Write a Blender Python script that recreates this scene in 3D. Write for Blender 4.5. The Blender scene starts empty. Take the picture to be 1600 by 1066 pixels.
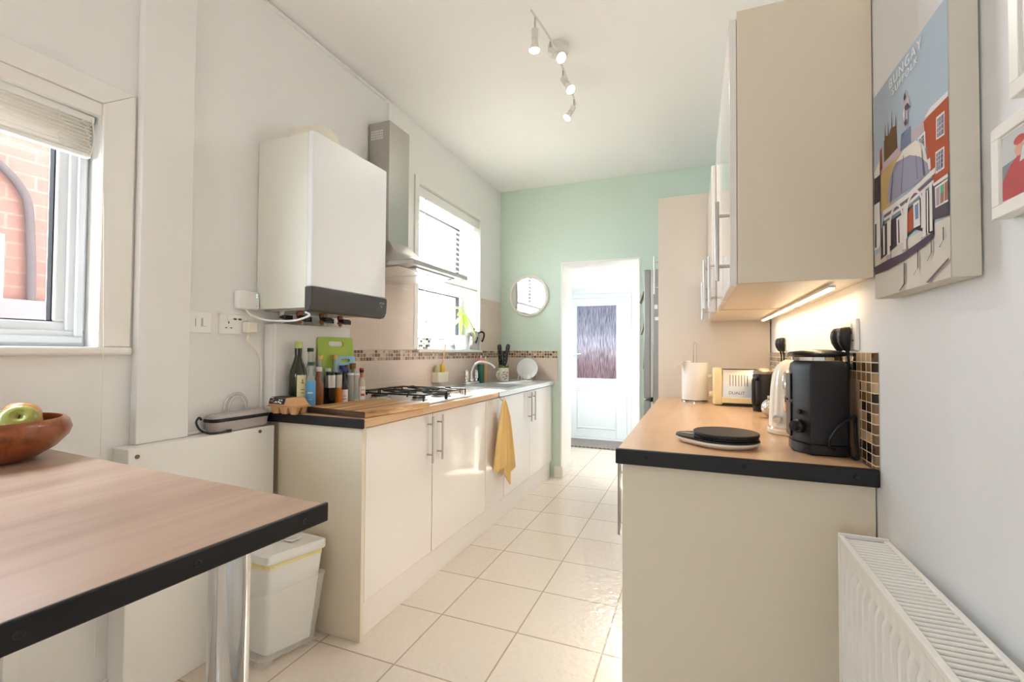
import bpy, bmesh, math, random
from mathutils import Vector, Matrix
random.seed(7)
C = bpy.context.scene.collection
SC = bpy.context.scene

# ------------------------------------------------------------------ camera
cam_d = bpy.data.cameras.new('camera'); cam = bpy.data.objects.new('camera', cam_d); C.objects.link(cam)
SC.camera = cam
cam_d.sensor_width = 36; cam_d.lens = 722.54 / 1600 * 36; cam_d.clip_start = 0.02
cam.matrix_world = (Matrix.Translation((0, 0, 1.179)) @ Matrix.Rotation(math.radians(21.64), 4, 'Z')
                    @ Matrix.Rotation(math.radians(90 + 1.253), 4, 'X') @ Matrix.Rotation(math.radians(0.366), 4, 'Z'))
# ------------------------------------------------------------------ exposure, world, sun, large lights
SC.view_settings.view_transform = 'Standard'; SC.view_settings.look = 'None'
SC.view_settings.gamma = 1; SC.view_settings.use_curve_mapping = False
SC.view_settings.exposure = 1.2
SC.cycles.diffuse_bounces = 7; SC.cycles.max_bounces = 14; SC.cycles.transparent_max_bounces = 16
SC.cycles.caustics_reflective = False; SC.cycles.caustics_refractive = False
W = bpy.data.worlds.new('sky'); SC.world = W; W.use_nodes = True
WORLD = 10.0
W.node_tree.nodes['Background'].inputs['Color'].default_value = (0.80, 0.90, 1.0, 1)
W.node_tree.nodes['Background'].inputs['Strength'].default_value = WORLD
def lamp(name, kind, loc, aim=None, energy=10, color=(1, 1, 1), parent=None, **kw):
    d = bpy.data.lights.new(name, kind); o = bpy.data.objects.new(name, d); C.objects.link(o)
    o.location = loc; d.energy = energy; d.color = color
    if aim is not None:
        o.rotation_euler = (Vector(aim) - Vector(loc)).to_track_quat('-Z', 'Y').to_euler()
    for k, v in kw.items(): setattr(d, k, v)
    if parent: o.parent = parent; o.matrix_parent_inverse = Matrix.Translation(-parent.location)
    return o
SUN_DIR = Vector((1.41, -1.16, -1.18))
lamp('sun', 'SUN', (-6, 6, 5), aim=Vector((-6, 6, 5)) + SUN_DIR, energy=20, color=(1, 0.96, 0.90), angle=math.radians(0.6))
def portal(name, loc, aim, sx, sy):
    o = lamp(name, 'AREA', loc, aim, 1, shape='RECTANGLE', size=sx, size_y=sy); o.data.cycles.is_portal = True
portal('portal_opening', (-2.02, 3.23, 1.75), (0, 3.23, 1.75), .95, 1.15)
portal('portal_opening', (-2.02, 0.2, 1.6), (0, 0.2, 1.6), .85, 1.35)
portal('portal_opening', (-0.7, -2.72, 1.55), (-0.7, 0, 1.55), .6, .65)  # portal of the added fill opening behind the camera
portal('portal_opening', (-1.98, 5.3, 1.375), (0, 5.3, 1.375), .45, .6)
# ------------------------------------------------------------------ helpers
def lin(c):
    return tuple((x / 255 / 12.92 if x / 255 <= .04045 else ((x / 255 + .055) / 1.055) ** 2.4) for x in c)
def mat(name, rgb=(200, 200, 200), rough=.5, metal=0, spec=.5, trans=0, ior=1.45, alpha=1, coat=0, emit=None, estr=0, bump=None, aniso=0):
    m = bpy.data.materials.new(name); m.use_nodes = True
    b = m.node_tree.nodes['Principled BSDF']
    b.inputs['Base Color'].default_value = (*lin(rgb), 1)
    b.inputs['Roughness'].default_value = rough; b.inputs['Metallic'].default_value = metal
    b.inputs['Specular IOR Level'].default_value = spec
    b.inputs['Transmission Weight'].default_value = trans; b.inputs['IOR'].default_value = ior
    b.inputs['Alpha'].default_value = alpha
    b.inputs['Coat Weight'].default_value = coat; b.inputs['Coat Roughness'].default_value = .05
    if emit: b.inputs['Emission Color'].default_value = (*lin(emit), 1); b.inputs['Emission Strength'].default_value = estr
    if bump:
        n, l = m.node_tree.nodes, m.node_tree.links
        g = n.new('ShaderNodeNewGeometry'); t = n.new('ShaderNodeTexNoise'); t.inputs['Scale'].default_value = bump[0]; t.inputs['Detail'].default_value = 3
        bp = n.new('ShaderNodeBump'); bp.inputs['Strength'].default_value = bump[1]; bp.inputs['Distance'].default_value = bump[2]
        l.new(g.outputs['Position'], t.inputs['Vector']); l.new(t.outputs['Fac'], bp.inputs['Height']); l.new(bp.outputs['Normal'], b.inputs['Normal'])
    return m
def nt(m): return m.node_tree.nodes, m.node_tree.links, m.node_tree.nodes['Principled BSDF']
def pos(n, l, scale=(1, 1, 1), loc=(0, 0, 0), rot=(0, 0, 0)):
    g = n.new('ShaderNodeNewGeometry'); mp = n.new('ShaderNodeMapping'); mp.vector_type = 'POINT'
    mp.inputs['Scale'].default_value = scale; mp.inputs['Location'].default_value = loc; mp.inputs['Rotation'].default_value = rot
    l.new(g.outputs['Position'], mp.inputs['Vector']); return mp.outputs['Vector']
def ramp(n, stops, const=False):
    r = n.new('ShaderNodeValToRGB'); e = r.color_ramp.elements
    if const: r.color_ramp.interpolation = 'CONSTANT'
    while len(e) < len(stops): e.new(.5)
    for el, (p_, c_) in zip(e, stops): el.position = p_; el.color = (*lin(c_), 1)
    return r
def wood(name, cols, along='Y', scale=1.0, rough=.35, coat=0, spread=.25):
    m = mat(name, cols[1], rough, coat=coat); n, l, b = nt(m)
    sc = {'X': (1.6, 16, 16), 'Y': (16, 1.6, 16), 'Z': (16, 16, 1.6)}[along]
    v = pos(n, l, tuple(s * scale for s in sc))
    t = n.new('ShaderNodeTexNoise'); t.inputs['Scale'].default_value = 1; t.inputs['Detail'].default_value = 6; t.inputs['Roughness'].default_value = .62; t.inputs['Distortion'].default_value = .6
    l.new(v, t.inputs['Vector'])
    r = ramp(n, [(.5 - spread, cols[0]), (.5, cols[1]), (.5 + spread, cols[2])]); l.new(t.outputs['Fac'], r.inputs['Fac']); l.new(r.outputs['Color'], b.inputs['Base Color'])
    return m
def glass_pane(name, tint=(250, 252, 252), gl=.06, rough=0.0):
    m = bpy.data.materials.new(name); m.use_nodes = True; n, l = m.node_tree.nodes, m.node_tree.links
    n.remove(n['Principled BSDF']); o = n['Material Output']
    tr = n.new('ShaderNodeBsdfTransparent'); tr.inputs['Color'].default_value = (*lin(tint), 1)
    g = n.new('ShaderNodeBsdfGlossy'); g.inputs['Roughness'].default_value = rough
    mx = n.new('ShaderNodeMixShader'); mx.inputs[0].default_value = gl
    l.new(tr.outputs[0], mx.inputs[1]); l.new(g.outputs[0], mx.inputs[2]); l.new(mx.outputs[0], o.inputs['Surface'])
    return m
def frosted(name, rgb, clear=.5, rough=.3):
    m = mat(name, rgb, rough); n, l, b = nt(m); o = n['Material Output']
    tr = n.new('ShaderNodeBsdfTransparent'); mx = n.new('ShaderNodeMixShader'); mx.inputs[0].default_value = 1 - clear
    l.new(tr.outputs[0], mx.inputs[1]); l.new(b.outputs[0], mx.inputs[2]); l.new(mx.outputs[0], o.inputs['Surface'])
    return m
def mosaic(name, size, origin, axes, palette, grout, rough=.15, gw=.08):
    """square glass tesserae: a random palette colour per cell, grout between"""
    m = mat(name, (200, 180, 160), rough); n, l, b = nt(m)
    v = pos(n, l, tuple(1 / s for s in size), tuple(-o / s for o, s in zip(origin, size)))
    fl = n.new('ShaderNodeVectorMath'); fl.operation = 'FLOOR'; l.new(v, fl.inputs[0])
    ad = n.new('ShaderNodeVectorMath'); ad.operation = 'MULTIPLY'; ad.inputs[1].default_value = tuple(1 if a in axes else 0 for a in 'XYZ'); l.new(fl.outputs[0], ad.inputs[0])
    wn = n.new('ShaderNodeTexWhiteNoise'); wn.noise_dimensions = '3D'; l.new(ad.outputs[0], wn.inputs['Vector'])
    r = ramp(n, [(i / len(palette), c) for i, c in enumerate(palette)], True); l.new(wn.outputs['Value'], r.inputs['Fac'])
    fr = n.new('ShaderNodeVectorMath'); fr.operation = 'FRACTION'; l.new(v, fr.inputs[0])
    sp = n.new('ShaderNodeSeparateXYZ'); l.new(fr.outputs[0], sp.inputs[0])
    acc = None
    for a in axes:
        s1 = n.new('ShaderNodeMath'); s1.operation = 'SUBTRACT'; s1.inputs[1].default_value = .5; l.new(sp.outputs[a], s1.inputs[0])
        s2 = n.new('ShaderNodeMath'); s2.operation = 'ABSOLUTE'; l.new(s1.outputs[0], s2.inputs[0])
        s3 = n.new('ShaderNodeMath'); s3.operation = 'GREATER_THAN'; s3.inputs[1].default_value = .5 - gw; l.new(s2.outputs[0], s3.inputs[0])
        if acc is None: acc = s3.outputs[0]
        else:
            mm = n.new('ShaderNodeMath'); mm.operation = 'MAXIMUM'; l.new(acc, mm.inputs[0]); l.new(s3.outputs[0], mm.inputs[1]); acc = mm.outputs[0]
    mx = n.new('ShaderNodeMix'); mx.data_type = 'RGBA'; l.new(acc, mx.inputs['Factor']); l.new(r.outputs['Color'], mx.inputs['A']); mx.inputs['B'].default_value = (*lin(grout), 1)
    l.new(mx.outputs['Result'], b.inputs['Base Color'])
    rr = n.new('ShaderNodeMath'); rr.operation = 'MULTIPLY_ADD'; rr.inputs[1].default_value = .6; rr.inputs[2].default_value = rough; l.new(acc, rr.inputs[0]); l.new(rr.outputs[0], b.inputs['Roughness'])
    return m
def tiles(name, c1, c2, grout, bw, rh, origin, plane='XY', mortar=.004, rough=.25, bump=None, offset=0.0):
    m = mat(name, c1, rough); n, l, b = nt(m)
    g = n.new('ShaderNodeNewGeometry'); sub = n.new('ShaderNodeVectorMath'); sub.operation = 'SUBTRACT'; sub.inputs[1].default_value = origin
    l.new(g.outputs['Position'], sub.inputs[0]); sp = n.new('ShaderNodeSeparateXYZ'); cb = n.new('ShaderNodeCombineXYZ'); l.new(sub.outputs[0], sp.inputs[0])
    for i, a in enumerate(plane): l.new(sp.outputs[a], cb.inputs[i])
    t = n.new('ShaderNodeTexBrick'); t.offset = offset; t.squash = 1
    t.inputs['Color1'].default_value = (*lin(c1), 1); t.inputs['Color2'].default_value = (*lin(c2), 1); t.inputs['Mortar'].default_value = (*lin(grout), 1)
    t.inputs['Scale'].default_value = 1; t.inputs['Mortar Size'].default_value = mortar; t.inputs['Mortar Smooth'].default_value = .1
    t.inputs['Brick Width'].default_value = bw; t.inputs['Row Height'].default_value = rh
    l.new(cb.outputs[0], t.inputs['Vector']); l.new(t.outputs['Color'], b.inputs['Base Color'])
    bp = n.new('ShaderNodeBump'); bp.invert = True; bp.inputs['Strength'].default_value = .5; bp.inputs['Distance'].default_value = .002
    l.new(t.outputs['Fac'], bp.inputs['Height'])
    if bump:
        ns = n.new('ShaderNodeTexNoise'); ns.inputs['Scale'].default_value = bump[0]; ns.inputs['Detail'].default_value = 4; l.new(g.outputs['Position'], ns.inputs['Vector'])
        b2 = n.new('ShaderNodeBump'); b2.inputs['Strength'].default_value = bump[1]; b2.inputs['Distance'].default_value = bump[2]
        l.new(ns.outputs['Fac'], b2.inputs['Height']); l.new(bp.outputs['Normal'], b2.inputs['Normal']); l.new(b2.outputs['Normal'], b.inputs['Normal'])
    else: l.new(bp.outputs['Normal'], b.inputs['Normal'])
    return m

class B:
    """collects shapes in one bmesh; the mesh becomes ONE part"""
    def __init__(s): s.bm = bmesh.new(); s.mi = 0
    def faces(s, vs, fs):
        v = [s.bm.verts.new(p) for p in vs]
        for f in fs:
            try: s.bm.faces.new([v[i] for i in f]).material_index = s.mi
            except ValueError: pass
        return s
    def box(s, x0, x1, y0, y1, z0, z1, M=None):
        vs = [Vector((x, y, z)) for x in (x0, x1) for y in (y0, y1) for z in (z0, z1)]
        if M is not None: vs = [M @ v for v in vs]
        return s.faces(vs, [(0, 1, 3, 2), (4, 6, 7, 5), (0, 4, 5, 1), (2, 3, 7, 6), (0, 2, 6, 4), (1, 5, 7, 3)])
    def prism(s, pts, vec):
        n = len(pts); v = Vector(vec); a = [Vector(p) for p in pts]
        return s.faces(a + [p + v for p in a], [tuple(range(n))[::-1], tuple(range(n, 2 * n))] + [(i, (i + 1) % n, n + (i + 1) % n, n + i) for i in range(n)])
    def frame_rings(s, rings, caps=True, closed=False):
        n = len(rings[0]); base = [s.bm.verts.new(p) for r in rings for p in r]; m = len(rings)
        for i in range(m if closed else m - 1):
            for j in range(n):
                q = [base[i * n + j], base[i * n + (j + 1) % n], base[((i + 1) % m) * n + (j + 1) % n], base[((i + 1) % m) * n + j]]
                try: s.bm.faces.new(q).material_index = s.mi
                except ValueError: pass
        if caps and not closed:
            for r in (base[:n][::-1], base[-n:]):
                try: s.bm.faces.new(r).material_index = s.mi
                except ValueError: pass
        return s
    def cyl(s, p0, p1, r0, r1=None, n=20):
        r1 = r0 if r1 is None else r1
        p0, p1 = Vector(p0), Vector(p1); d = (p1 - p0).normalized(); a = d.orthogonal().normalized(); b = d.cross(a)
        ring = lambda p, r: [p + (a * math.cos(t) + b * math.sin(t)) * r for t in [2 * math.pi * i / n for i in range(n)]]
        return s.frame_rings([ring(p0, r0), ring(p1, r1)])
    def tube(s, pts, r, n=8, closed=False):
        pts = [Vector(p) for p in pts]; rings = []; a = None
        for i, p in enumerate(pts):
            if closed: d = pts[(i + 1) % len(pts)] - pts[i - 1]
            else: d = pts[min(i + 1, len(pts) - 1)] - pts[max(i - 1, 0)]
            d.normalize()
            a = d.orthogonal().normalized() if a is None else (a - d * a.dot(d)).normalized()
            b = d.cross(a); rr = r[i] if isinstance(r, (list, tuple)) else r
            rings.append([p + (a * math.cos(t) + b * math.sin(t)) * rr for t in [2 * math.pi * k / n for k in range(n)]])
        return s.frame_rings(rings, True, closed)
    def lathe(s, c, prof, n=28, axis=(0, 0, 1), caps=True, sx=1, sy=1):
        c = Vector(c); ax = Vector(axis).normalized()
        if abs(ax.z) > .999: a, b = Vector((1, 0, 0)), Vector((0, 1, 0)) * (1 if ax.z > 0 else -1)
        else: a = ax.cross(Vector((0, 0, 1))).normalized(); b = ax.cross(a)
        return s.frame_rings([[c + ax * z + (a * math.cos(t) * sx + b * math.sin(t) * sy) * max(r, 1e-4) for t in [2 * math.pi * i / n for i in range(n)]] for r, z in prof], caps)
    def ball(s, c, r, n=16, sc=(1, 1, 1)):
        c = Vector(c); rings = []
        for i in range(1, n):
            t = math.pi * i / n
            rings.append([c + Vector((r * sc[0] * math.sin(t) * math.cos(k), r * sc[1] * math.sin(t) * math.sin(k), -r * sc[2] * math.cos(t))) for k in [2 * math.pi * j / (2 * n) for j in range(2 * n)]])
        return s.frame_rings(rings)
    def ring_rect(s, ax, lo, hi, w, t0, t1):
        """rectangular frame of width w in the plane normal to ax, between t0 and t1 along ax"""
        (a0, b0), (a1, b1) = lo, hi
        for (p0, q0, p1, q1) in ((a0, b0, a1, b0 + w), (a0, b1 - w, a1, b1), (a0, b0 + w, a0 + w, b1 - w), (a1 - w, b0 + w, a1, b1 - w)):
            if ax == 'X': s.box(t0, t1, p0, p1, q0, q1)
            elif ax == 'Y': s.box(p0, p1, t0, t1, q0, q1)
            else: s.box(p0, p1, q0, q1, t0, t1)
        return s
def spline(pts, n=8):
    pts = [Vector(p) for p in pts]; out = []
    for i in range(len(pts) - 1):
        p0, p1, p2, p3 = pts[max(i - 1, 0)], pts[i], pts[i + 1], pts[min(i + 2, len(pts) - 1)]
        for k in range(n):
            t = k / n; out.append(.5 * (2 * p1 + (p2 - p0) * t + (2 * p0 - 5 * p1 + 4 * p2 - p3) * t * t + (3 * p1 - p0 - 3 * p2 + p3) * t ** 3))
    return out + [pts[-1]]
def obj(name, b, m, parent=None, bevel=0, smooth=True, seg=2, label=None, sub=0):
    bmesh.ops.recalc_face_normals(b.bm, faces=b.bm.faces)
    me = bpy.data.meshes.new(name); b.bm.to_mesh(me); b.bm.free()
    for x in (m if isinstance(m, (list, tuple)) else [m]): me.materials.append(x)
    o = bpy.data.objects.new(name, me); C.objects.link(o)
    if smooth:
        for p in me.polygons: p.use_smooth = True
        me.set_sharp_from_angle(angle=math.radians(38))
    if bevel:
        md = o.modifiers.new('edge', 'BEVEL'); md.width = bevel; md.segments = seg; md.limit_method = 'ANGLE'; md.angle_limit = math.radians(40); md.harden_normals = False
    if sub:
        md = o.modifiers.new('round', 'SUBSURF'); md.levels = sub; md.render_levels = sub
    if parent is not None:
        o.parent = parent      # every mesh is built in world coordinates
        if parent.type == 'EMPTY': o.matrix_parent_inverse = Matrix.Translation(-parent.location)
    if label: o['label'] = label
    return o
def tag(o, label, cat, group=None, kind=None):
    o['label'] = label; o['category'] = cat
    if group: o['group'] = group
    if kind: o['kind'] = kind
    return o
def thing(name, label, cat, loc=(0, 0, 0), group=None):
    o = bpy.data.objects.new(name, None); C.objects.link(o); o.location = loc; o.empty_display_size = .05
    return tag(o, label, cat, group)
def lettering(body, size, m, parent, M, extrude=.0003, width=None, spacing=1.0):
    cu = bpy.data.curves.new('lettering', 'FONT'); cu.body = body; cu.size = size; cu.extrude = extrude; cu.space_character = spacing
    o = bpy.data.objects.new('lettering_source', cu); C.objects.link(o); bpy.context.view_layer.update()
    me = bpy.data.meshes.new_from_object(o.evaluated_get(bpy.context.evaluated_depsgraph_get())); bpy.data.objects.remove(o); bpy.data.curves.remove(cu)
    me.name = 'lettering'; f = 1
    if width: f = width / (max(v.co.x for v in me.vertices) - min(v.co.x for v in me.vertices))
    for v in me.vertices: v.co = M @ Vector((v.co.x * f, v.co.y, v.co.z))
    me.materials.clear(); me.materials.append(m)
    o = bpy.data.objects.new('lettering', me); C.objects.link(o); o.parent = parent
    if parent.type == 'EMPTY': o.matrix_parent_inverse = Matrix.Translation(-parent.location)
    return o
def struct(name, b, m, label=None, cat=None, **k):
    o = obj(name, b, m, **k); o['kind'] = 'structure'
    if label: o['label'] = label; o['category'] = cat
    return o
def rect_handle(parent, x, y, z0, z1, out, depth, r=.006, post=.04):
    """T-bar handle along Z; out = (dx,dy) outward unit direction, depth = distance from the door face"""
    b = B(); ox, oy = out
    bx_, by_ = x + ox * depth, y + oy * depth
    b.cyl((bx_, by_, z0), (bx_, by_, z1), r)
    for z in (z0 + post, z1 - post): b.cyl((x, y, z), (bx_, by_, z), r * .75)
    return obj('handle', b, M_steel, parent, label='brushed steel bar handle')

# ------------------------------------------------------------------ materials
M_wall = mat('white_paint', (236, 235, 231), .75, spec=.25, bump=(60, .05, .002))
M_wallr = mat('white_paint_daylit', (232, 235, 238), .6, spec=.3, bump=(60, .05, .002))  # white paint with the bluish window daylight put into its colour
M_ceil = mat('ceiling_paint', (243, 242, 240), .85, spec=.2)
M_green = mat('sage_paint', (208, 224, 211), .7, spec=.25)
M_trim = mat('white_gloss_paint', (238, 236, 230), .35)
M_upvc = mat('white_upvc', (232, 236, 240), .25)
M_cream = mat('cream_gloss', (237, 231, 225), .1, spec=.5, coat=.4)
M_creamp = mat('cream_panel', (225, 213, 191), .38)
M_white = mat('white_plastic', (240, 240, 236), .35)
M_offw = mat('ivory_plastic', (235, 228, 210), .35)
M_boiler = mat('boiler_white', (229, 230, 229), .38, spec=.35)
M_boilergrey = mat('boiler_side', (222, 220, 208), .4)
M_black = mat('black_edge', (22, 22, 24), .45)
M_blackpl = mat('black_plastic', (26, 26, 27), .35)
M_charcoal = mat('charcoal_plastic', (66, 63, 61), .35)
M_matblk = mat('matt_black', (31, 30, 32), .48)
M_steel = mat('brushed_steel', (190, 186, 180), .28, 1)
M_inox = mat('stainless', (222, 222, 220), .36, .9)
M_hood = mat('hood_steel', (186, 182, 176), .35, 1)
M_chrome = mat('chrome', (225, 225, 225), .06, 1)
M_fridge = mat('fridge_silver', (150, 147, 142), .4, .6)
M_iron = mat('cast_iron', (28, 28, 28), .5)
M_rubber = mat('rubber_seal', (40, 40, 42), .7)
M_copper = mat('copper_pipe', (150, 96, 66), .35, 1)
M_pane = glass_pane('window_glass')
M_bar = wood('oak_laminate', [(150, 120, 100), (184, 154, 133), (198, 171, 151)], 'Y', .55, .3)
M_top = wood('beech_laminate', [(196, 156, 116), (211, 172, 132), (221, 185, 148)], 'Y', .8, .28)
M_board = wood('acacia_board', [(104, 64, 36), (190, 142, 90), (232, 200, 150)], 'Y', .6, .4, 0, .13)
M_boarddark = wood('acacia_end', [(40, 28, 20), (74, 52, 38), (122, 90, 66)], 'X', 1.0, .5)
M_bowl = wood('mahogany', [(96, 46, 20), (142, 76, 36), (172, 100, 52)], 'X', 1.6, .3, .3)
M_floor = tiles('floor_tiles', (224, 212, 197), (220, 207, 191), (180, 162, 142), .357, .357, (-.698, 1.834, 0), mortar=.0035, rough=.12, bump=(30, .5, .008))
PAL = [(118, 88, 72), (176, 148, 126), (204, 182, 160), (140, 112, 94), (132, 126, 130), (92, 72, 64), (196, 166, 140), (156, 144, 140), (172, 138, 110), (214, 196, 176), (104, 82, 74), (150, 122, 104)]
M_mosL = mosaic('mosaic_left', (1, .0262, .0227), (0, 0, 1.115), 'YZ', PAL, (214, 190, 164))
M_mosB = mosaic('mosaic_back', (.0262, 1, .0227), (0, 0, 1.115), 'XZ', PAL, (220, 200, 176))
PAL2 = [(70, 50, 34), (180, 148, 108), (140, 112, 80), (34, 28, 24), (200, 176, 142), (108, 84, 58), (164, 138, 106), (52, 40, 30), (206, 186, 156), (128, 102, 76), (40, 33, 28), (94, 72, 50)]
M_mosR = mosaic('mosaic_right', (1, .0363, .0248), (0, .0, .9335), 'YZ', PAL2, (226, 212, 190), .12, .055)
BEIGE = ((224, 206, 191), (221, 203, 188), (236, 224, 212))
M_tileL = tiles('wall_tiles', *BEIGE, .523, .2025, (-1.8, 2.335, 1.183), 'YZ', mortar=.002, rough=.22)
M_tileB = mat('wall_tile_plain', (222, 206, 191), .22)
M_tileR = mat('wall_tile_brown', (196, 168, 140), .22)
M_brick = tiles('red_brick', (92, 60, 52), (85, 54, 47), (92, 68, 61), .225, .075, (-3.3, 0, 0), 'YZ', mortar=.006, rough=.85, offset=.5)
# ------------------------------------------------------------------ the setting
XL, XR, YB, ZC = -1.80, .408, 4.21, 2.76
struct('floor', B().box(-2.1, .7, -2.8, 6.35, -.1, 0), M_floor, 'cream square floor tiles with pale brown grout', 'floor', smooth=False)
struct('ceiling', B().box(-2.1, .7, -2.8, 4.5, ZC, ZC + .1), M_ceil, smooth=False)
W1 = (-.45, .893, 1.185, 1.977); W2 = (2.745, 3.725, 1.18, 2.345)
b = B(); y = -2.8
for (y0, y1, z0, z1) in (W1, W2):
    b.box(XL - .3, XL, y, y0, 0, ZC); b.box(XL - .3, XL, y0, y1, 0, z0); b.box(XL - .3, XL, y0, y1, z1, ZC); y = y1
b.box(XL - .3, XL, y, 4.56, 0, ZC)
struct('wall_left', b, M_wall, smooth=False)
struct('wall_right', B().box(XR, XR + .2, -2.8, 4.56, 0, ZC), M_wallr, smooth=False)
DX0, DX1, DZ = -1.175, -.452, 2.015
b = B(); b.box(XL, DX0, YB, YB + .35, 0, ZC); b.box(DX1, XR, YB, YB + .35, 0, ZC); b.box(DX0, DX1, YB, YB + .35, DZ, ZC)
struct('wall_back', b, M_green, 'sage green end wall with open doorway', 'wall', smooth=False)
# white lining of the open doorway
b = B(); b.box(DX0 - .002, DX0 + .01, YB - .003, YB + .352, 0, DZ - .01); b.box(DX1 - .01, DX1 + .002, YB - .003, YB + .352, 0, DZ - .01); b.box(DX0 - .002, DX1 + .002, YB - .003, YB + .352, DZ - .01, DZ + .002)
struct('trim_1', b, M_trim, 'white painted lining of the open doorway', 'doorway', smooth=False)
b = B(); b.box(-1.236, DX0 + .024, YB - .016, YB - .004, 0, .105); b.box(DX0 + .0105, DX0 + .024, YB - .004, YB + .36, 0, .105)
struct('baseboard_back', b, M_trim, bevel=.004)
b = B(); b.box(XL, XL + .014, -2.5, .946, 0, .10)
struct('baseboard_left', b, M_trim, bevel=.004)
b = B(); FILL_OPENING = (-.98, -.42, 1.25, 1.85)  # unseen opening added in the rear wall to let in frontal fill light
b.box(-2.1, FILL_OPENING[0], -2.8, -2.6, 0, ZC); b.box(FILL_OPENING[1], .7, -2.8, -2.6, 0, ZC); b.box(FILL_OPENING[0], FILL_OPENING[1], -2.8, -2.6, FILL_OPENING[3], ZC); b.box(FILL_OPENING[0], FILL_OPENING[1], -2.8, -2.6, 0, FILL_OPENING[2])
struct('wall_rear', b, M_wall, smooth=False)
# pier and boxed-in pipework under it
struct('wall_left_pier', B().box(XL, XL + .034, .994, 1.17, .851, ZC), M_wall, 'shallow white pier beside the window', 'pier', bevel=.003)
b = B(); b.box(XL, -1.715, .945, 1.508, 0, .85)
bx = struct('wall_left_boxing', b, M_trim, 'low white boxed pipe casing along the left wall', 'boxing', bevel=.003)
M_scr = mat('screw_brown', (120, 100, 84), .5, .5)
for y_, z_ in ((.972, .822), (1.435, .832)): obj('screw', B().cyl((-1.716, y_, z_), (-1.7125, y_, z_), .007, n=14), M_scr, bx, label='brown screw cap')
# tiled splashback on the left and end walls
b = B(); b.box(XL, XL + .008, 1.995, W2[0] - .005, .9, 1.115); b.box(XL, XL + .008, W2[0] - .005, YB - .001, .9, 1.115)
b.box(XL, XL + .008, 1.995, W2[0] - .002, 1.183, 1.655); b.box(XL, XL + .008, W2[1] + .003, YB - .001, 1.183, 1.655)
struct('wall_left_tiles', b, M_tileL, 'large beige wall tiles above the left worktop', 'wall tiles', smooth=False)
b = B(); b.box(XL, XL + .0085, 1.995, YB - .001, 1.115, 1.183 - .004)
struct('wall_left_mosaic', b, M_mosL, 'thin brown mosaic border along the left splashback', 'mosaic border', smooth=False)
b = B(); b.box(XL + .009, -1.205, YB - .008, YB, .9, 1.115)
struct('wall_back_tiles', b, M_tileB, 'plain beige tiles on the green end wall', 'wall tiles', smooth=False)
b = B(); b.box(XL + .009, -1.205, YB - .0085, YB, 1.115, 1.183)
struct('wall_back_mosaic', b, M_mosB, 'thin brown mosaic border across the end wall', 'mosaic border', smooth=False)
# right splashback: mosaic edge round brown tile
b = B(); b.box(XR - .007, XR, 1.465, 3.03, .9, 1.108)
struct('wall_right_tiles', b, M_tileR, 'plain brown tile panel behind the kettle', 'wall tiles', smooth=False)
b = B(); b.box(XR - .008, XR, 1.356, 3.03, 1.108, 1.182); b.box(XR - .008, XR, 1.356, 1.465, .9, 1.108)
struct('wall_right_mosaic', b, M_mosR, 'brown and black glass mosaic edging the right splashback', 'mosaic border', smooth=False)
# small cable trunking
b = B(); b.box(XL, XL + .016, -2.5, 2.40, 2.732, 2.748); b.box(XL, XL + .016, 2.384, 2.40, 2.52, 2.732)
tag(obj('cable_trunking', b, M_white, bevel=.002), 'thin white trunking along wall top dropping to the extractor hood', 'trunking')

# ------------------------------------------------------------------ window_1 (left foreground)
w1 = thing('window_1', 'white plastic window at left looking onto a red brick wall', 'window', (XL, .2, 1.18)); w1['kind'] = 'structure'
b = B(); y0, y1, z0, z1 = W1
b.ring_rect('X', (y0, z0), (y1, z1), .05, -1.93, -1.862); b.ring_rect('X', (y0 + .010, z0 + .010), (y1 - .010, z1 - .010), .022, -1.862, -1.85)
obj('frame', b, M_upvc, w1, bevel=.004)
b = B(); b.ring_rect('X', (y0 + .035, z0 + .035), (y1 - .035, z1 - .035), .043, -1.92, -1.872)
s_ = obj('sash', b, M_upvc, w1, bevel=.008, seg=3)
b = B(); b.ring_rect('X', (y0 + .0765, z0 + .0765), (y1 - .0765, z1 - .0765), .005, -1.905, -1.88); obj('rubber_seal', b, M_rubber, s_, smooth=False)
obj('pane', B().box(-1.902, -1.898, y0 + .078, y1 - .078, z0 + .078, z1 - .078), M_pane, s_, smooth=False)
b = B(); b.box(XL - .06, XL + .028, y0 - .09, .984, 1.158, 1.184)
obj('sill', b, M_trim, w1, bevel=.008, seg=3)
# architrave with mitred corner
b = B(); o0, o1 = .893, .984; t0, t1 = 1.977, 2.047
b.prism([(XL, o0, 1.185), (XL, o1, 1.185), (XL, o1, t1), (XL, o0, t0)], (.012, 0, 0))
b.prism([(XL, -.45, t0), (XL, o0 - .001, t0 + .0005), (XL, o1 - .001, t1), (XL, -.54, t1)], (.012, 0, 0))
obj('architrave', b, M_trim, w1, bevel=.002)
b = B(); b.box(XL - .02, XL + .004, y0, y1, 1.935, 1.977); obj('pelmet', b, M_trim, w1, bevel=.002)
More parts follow.
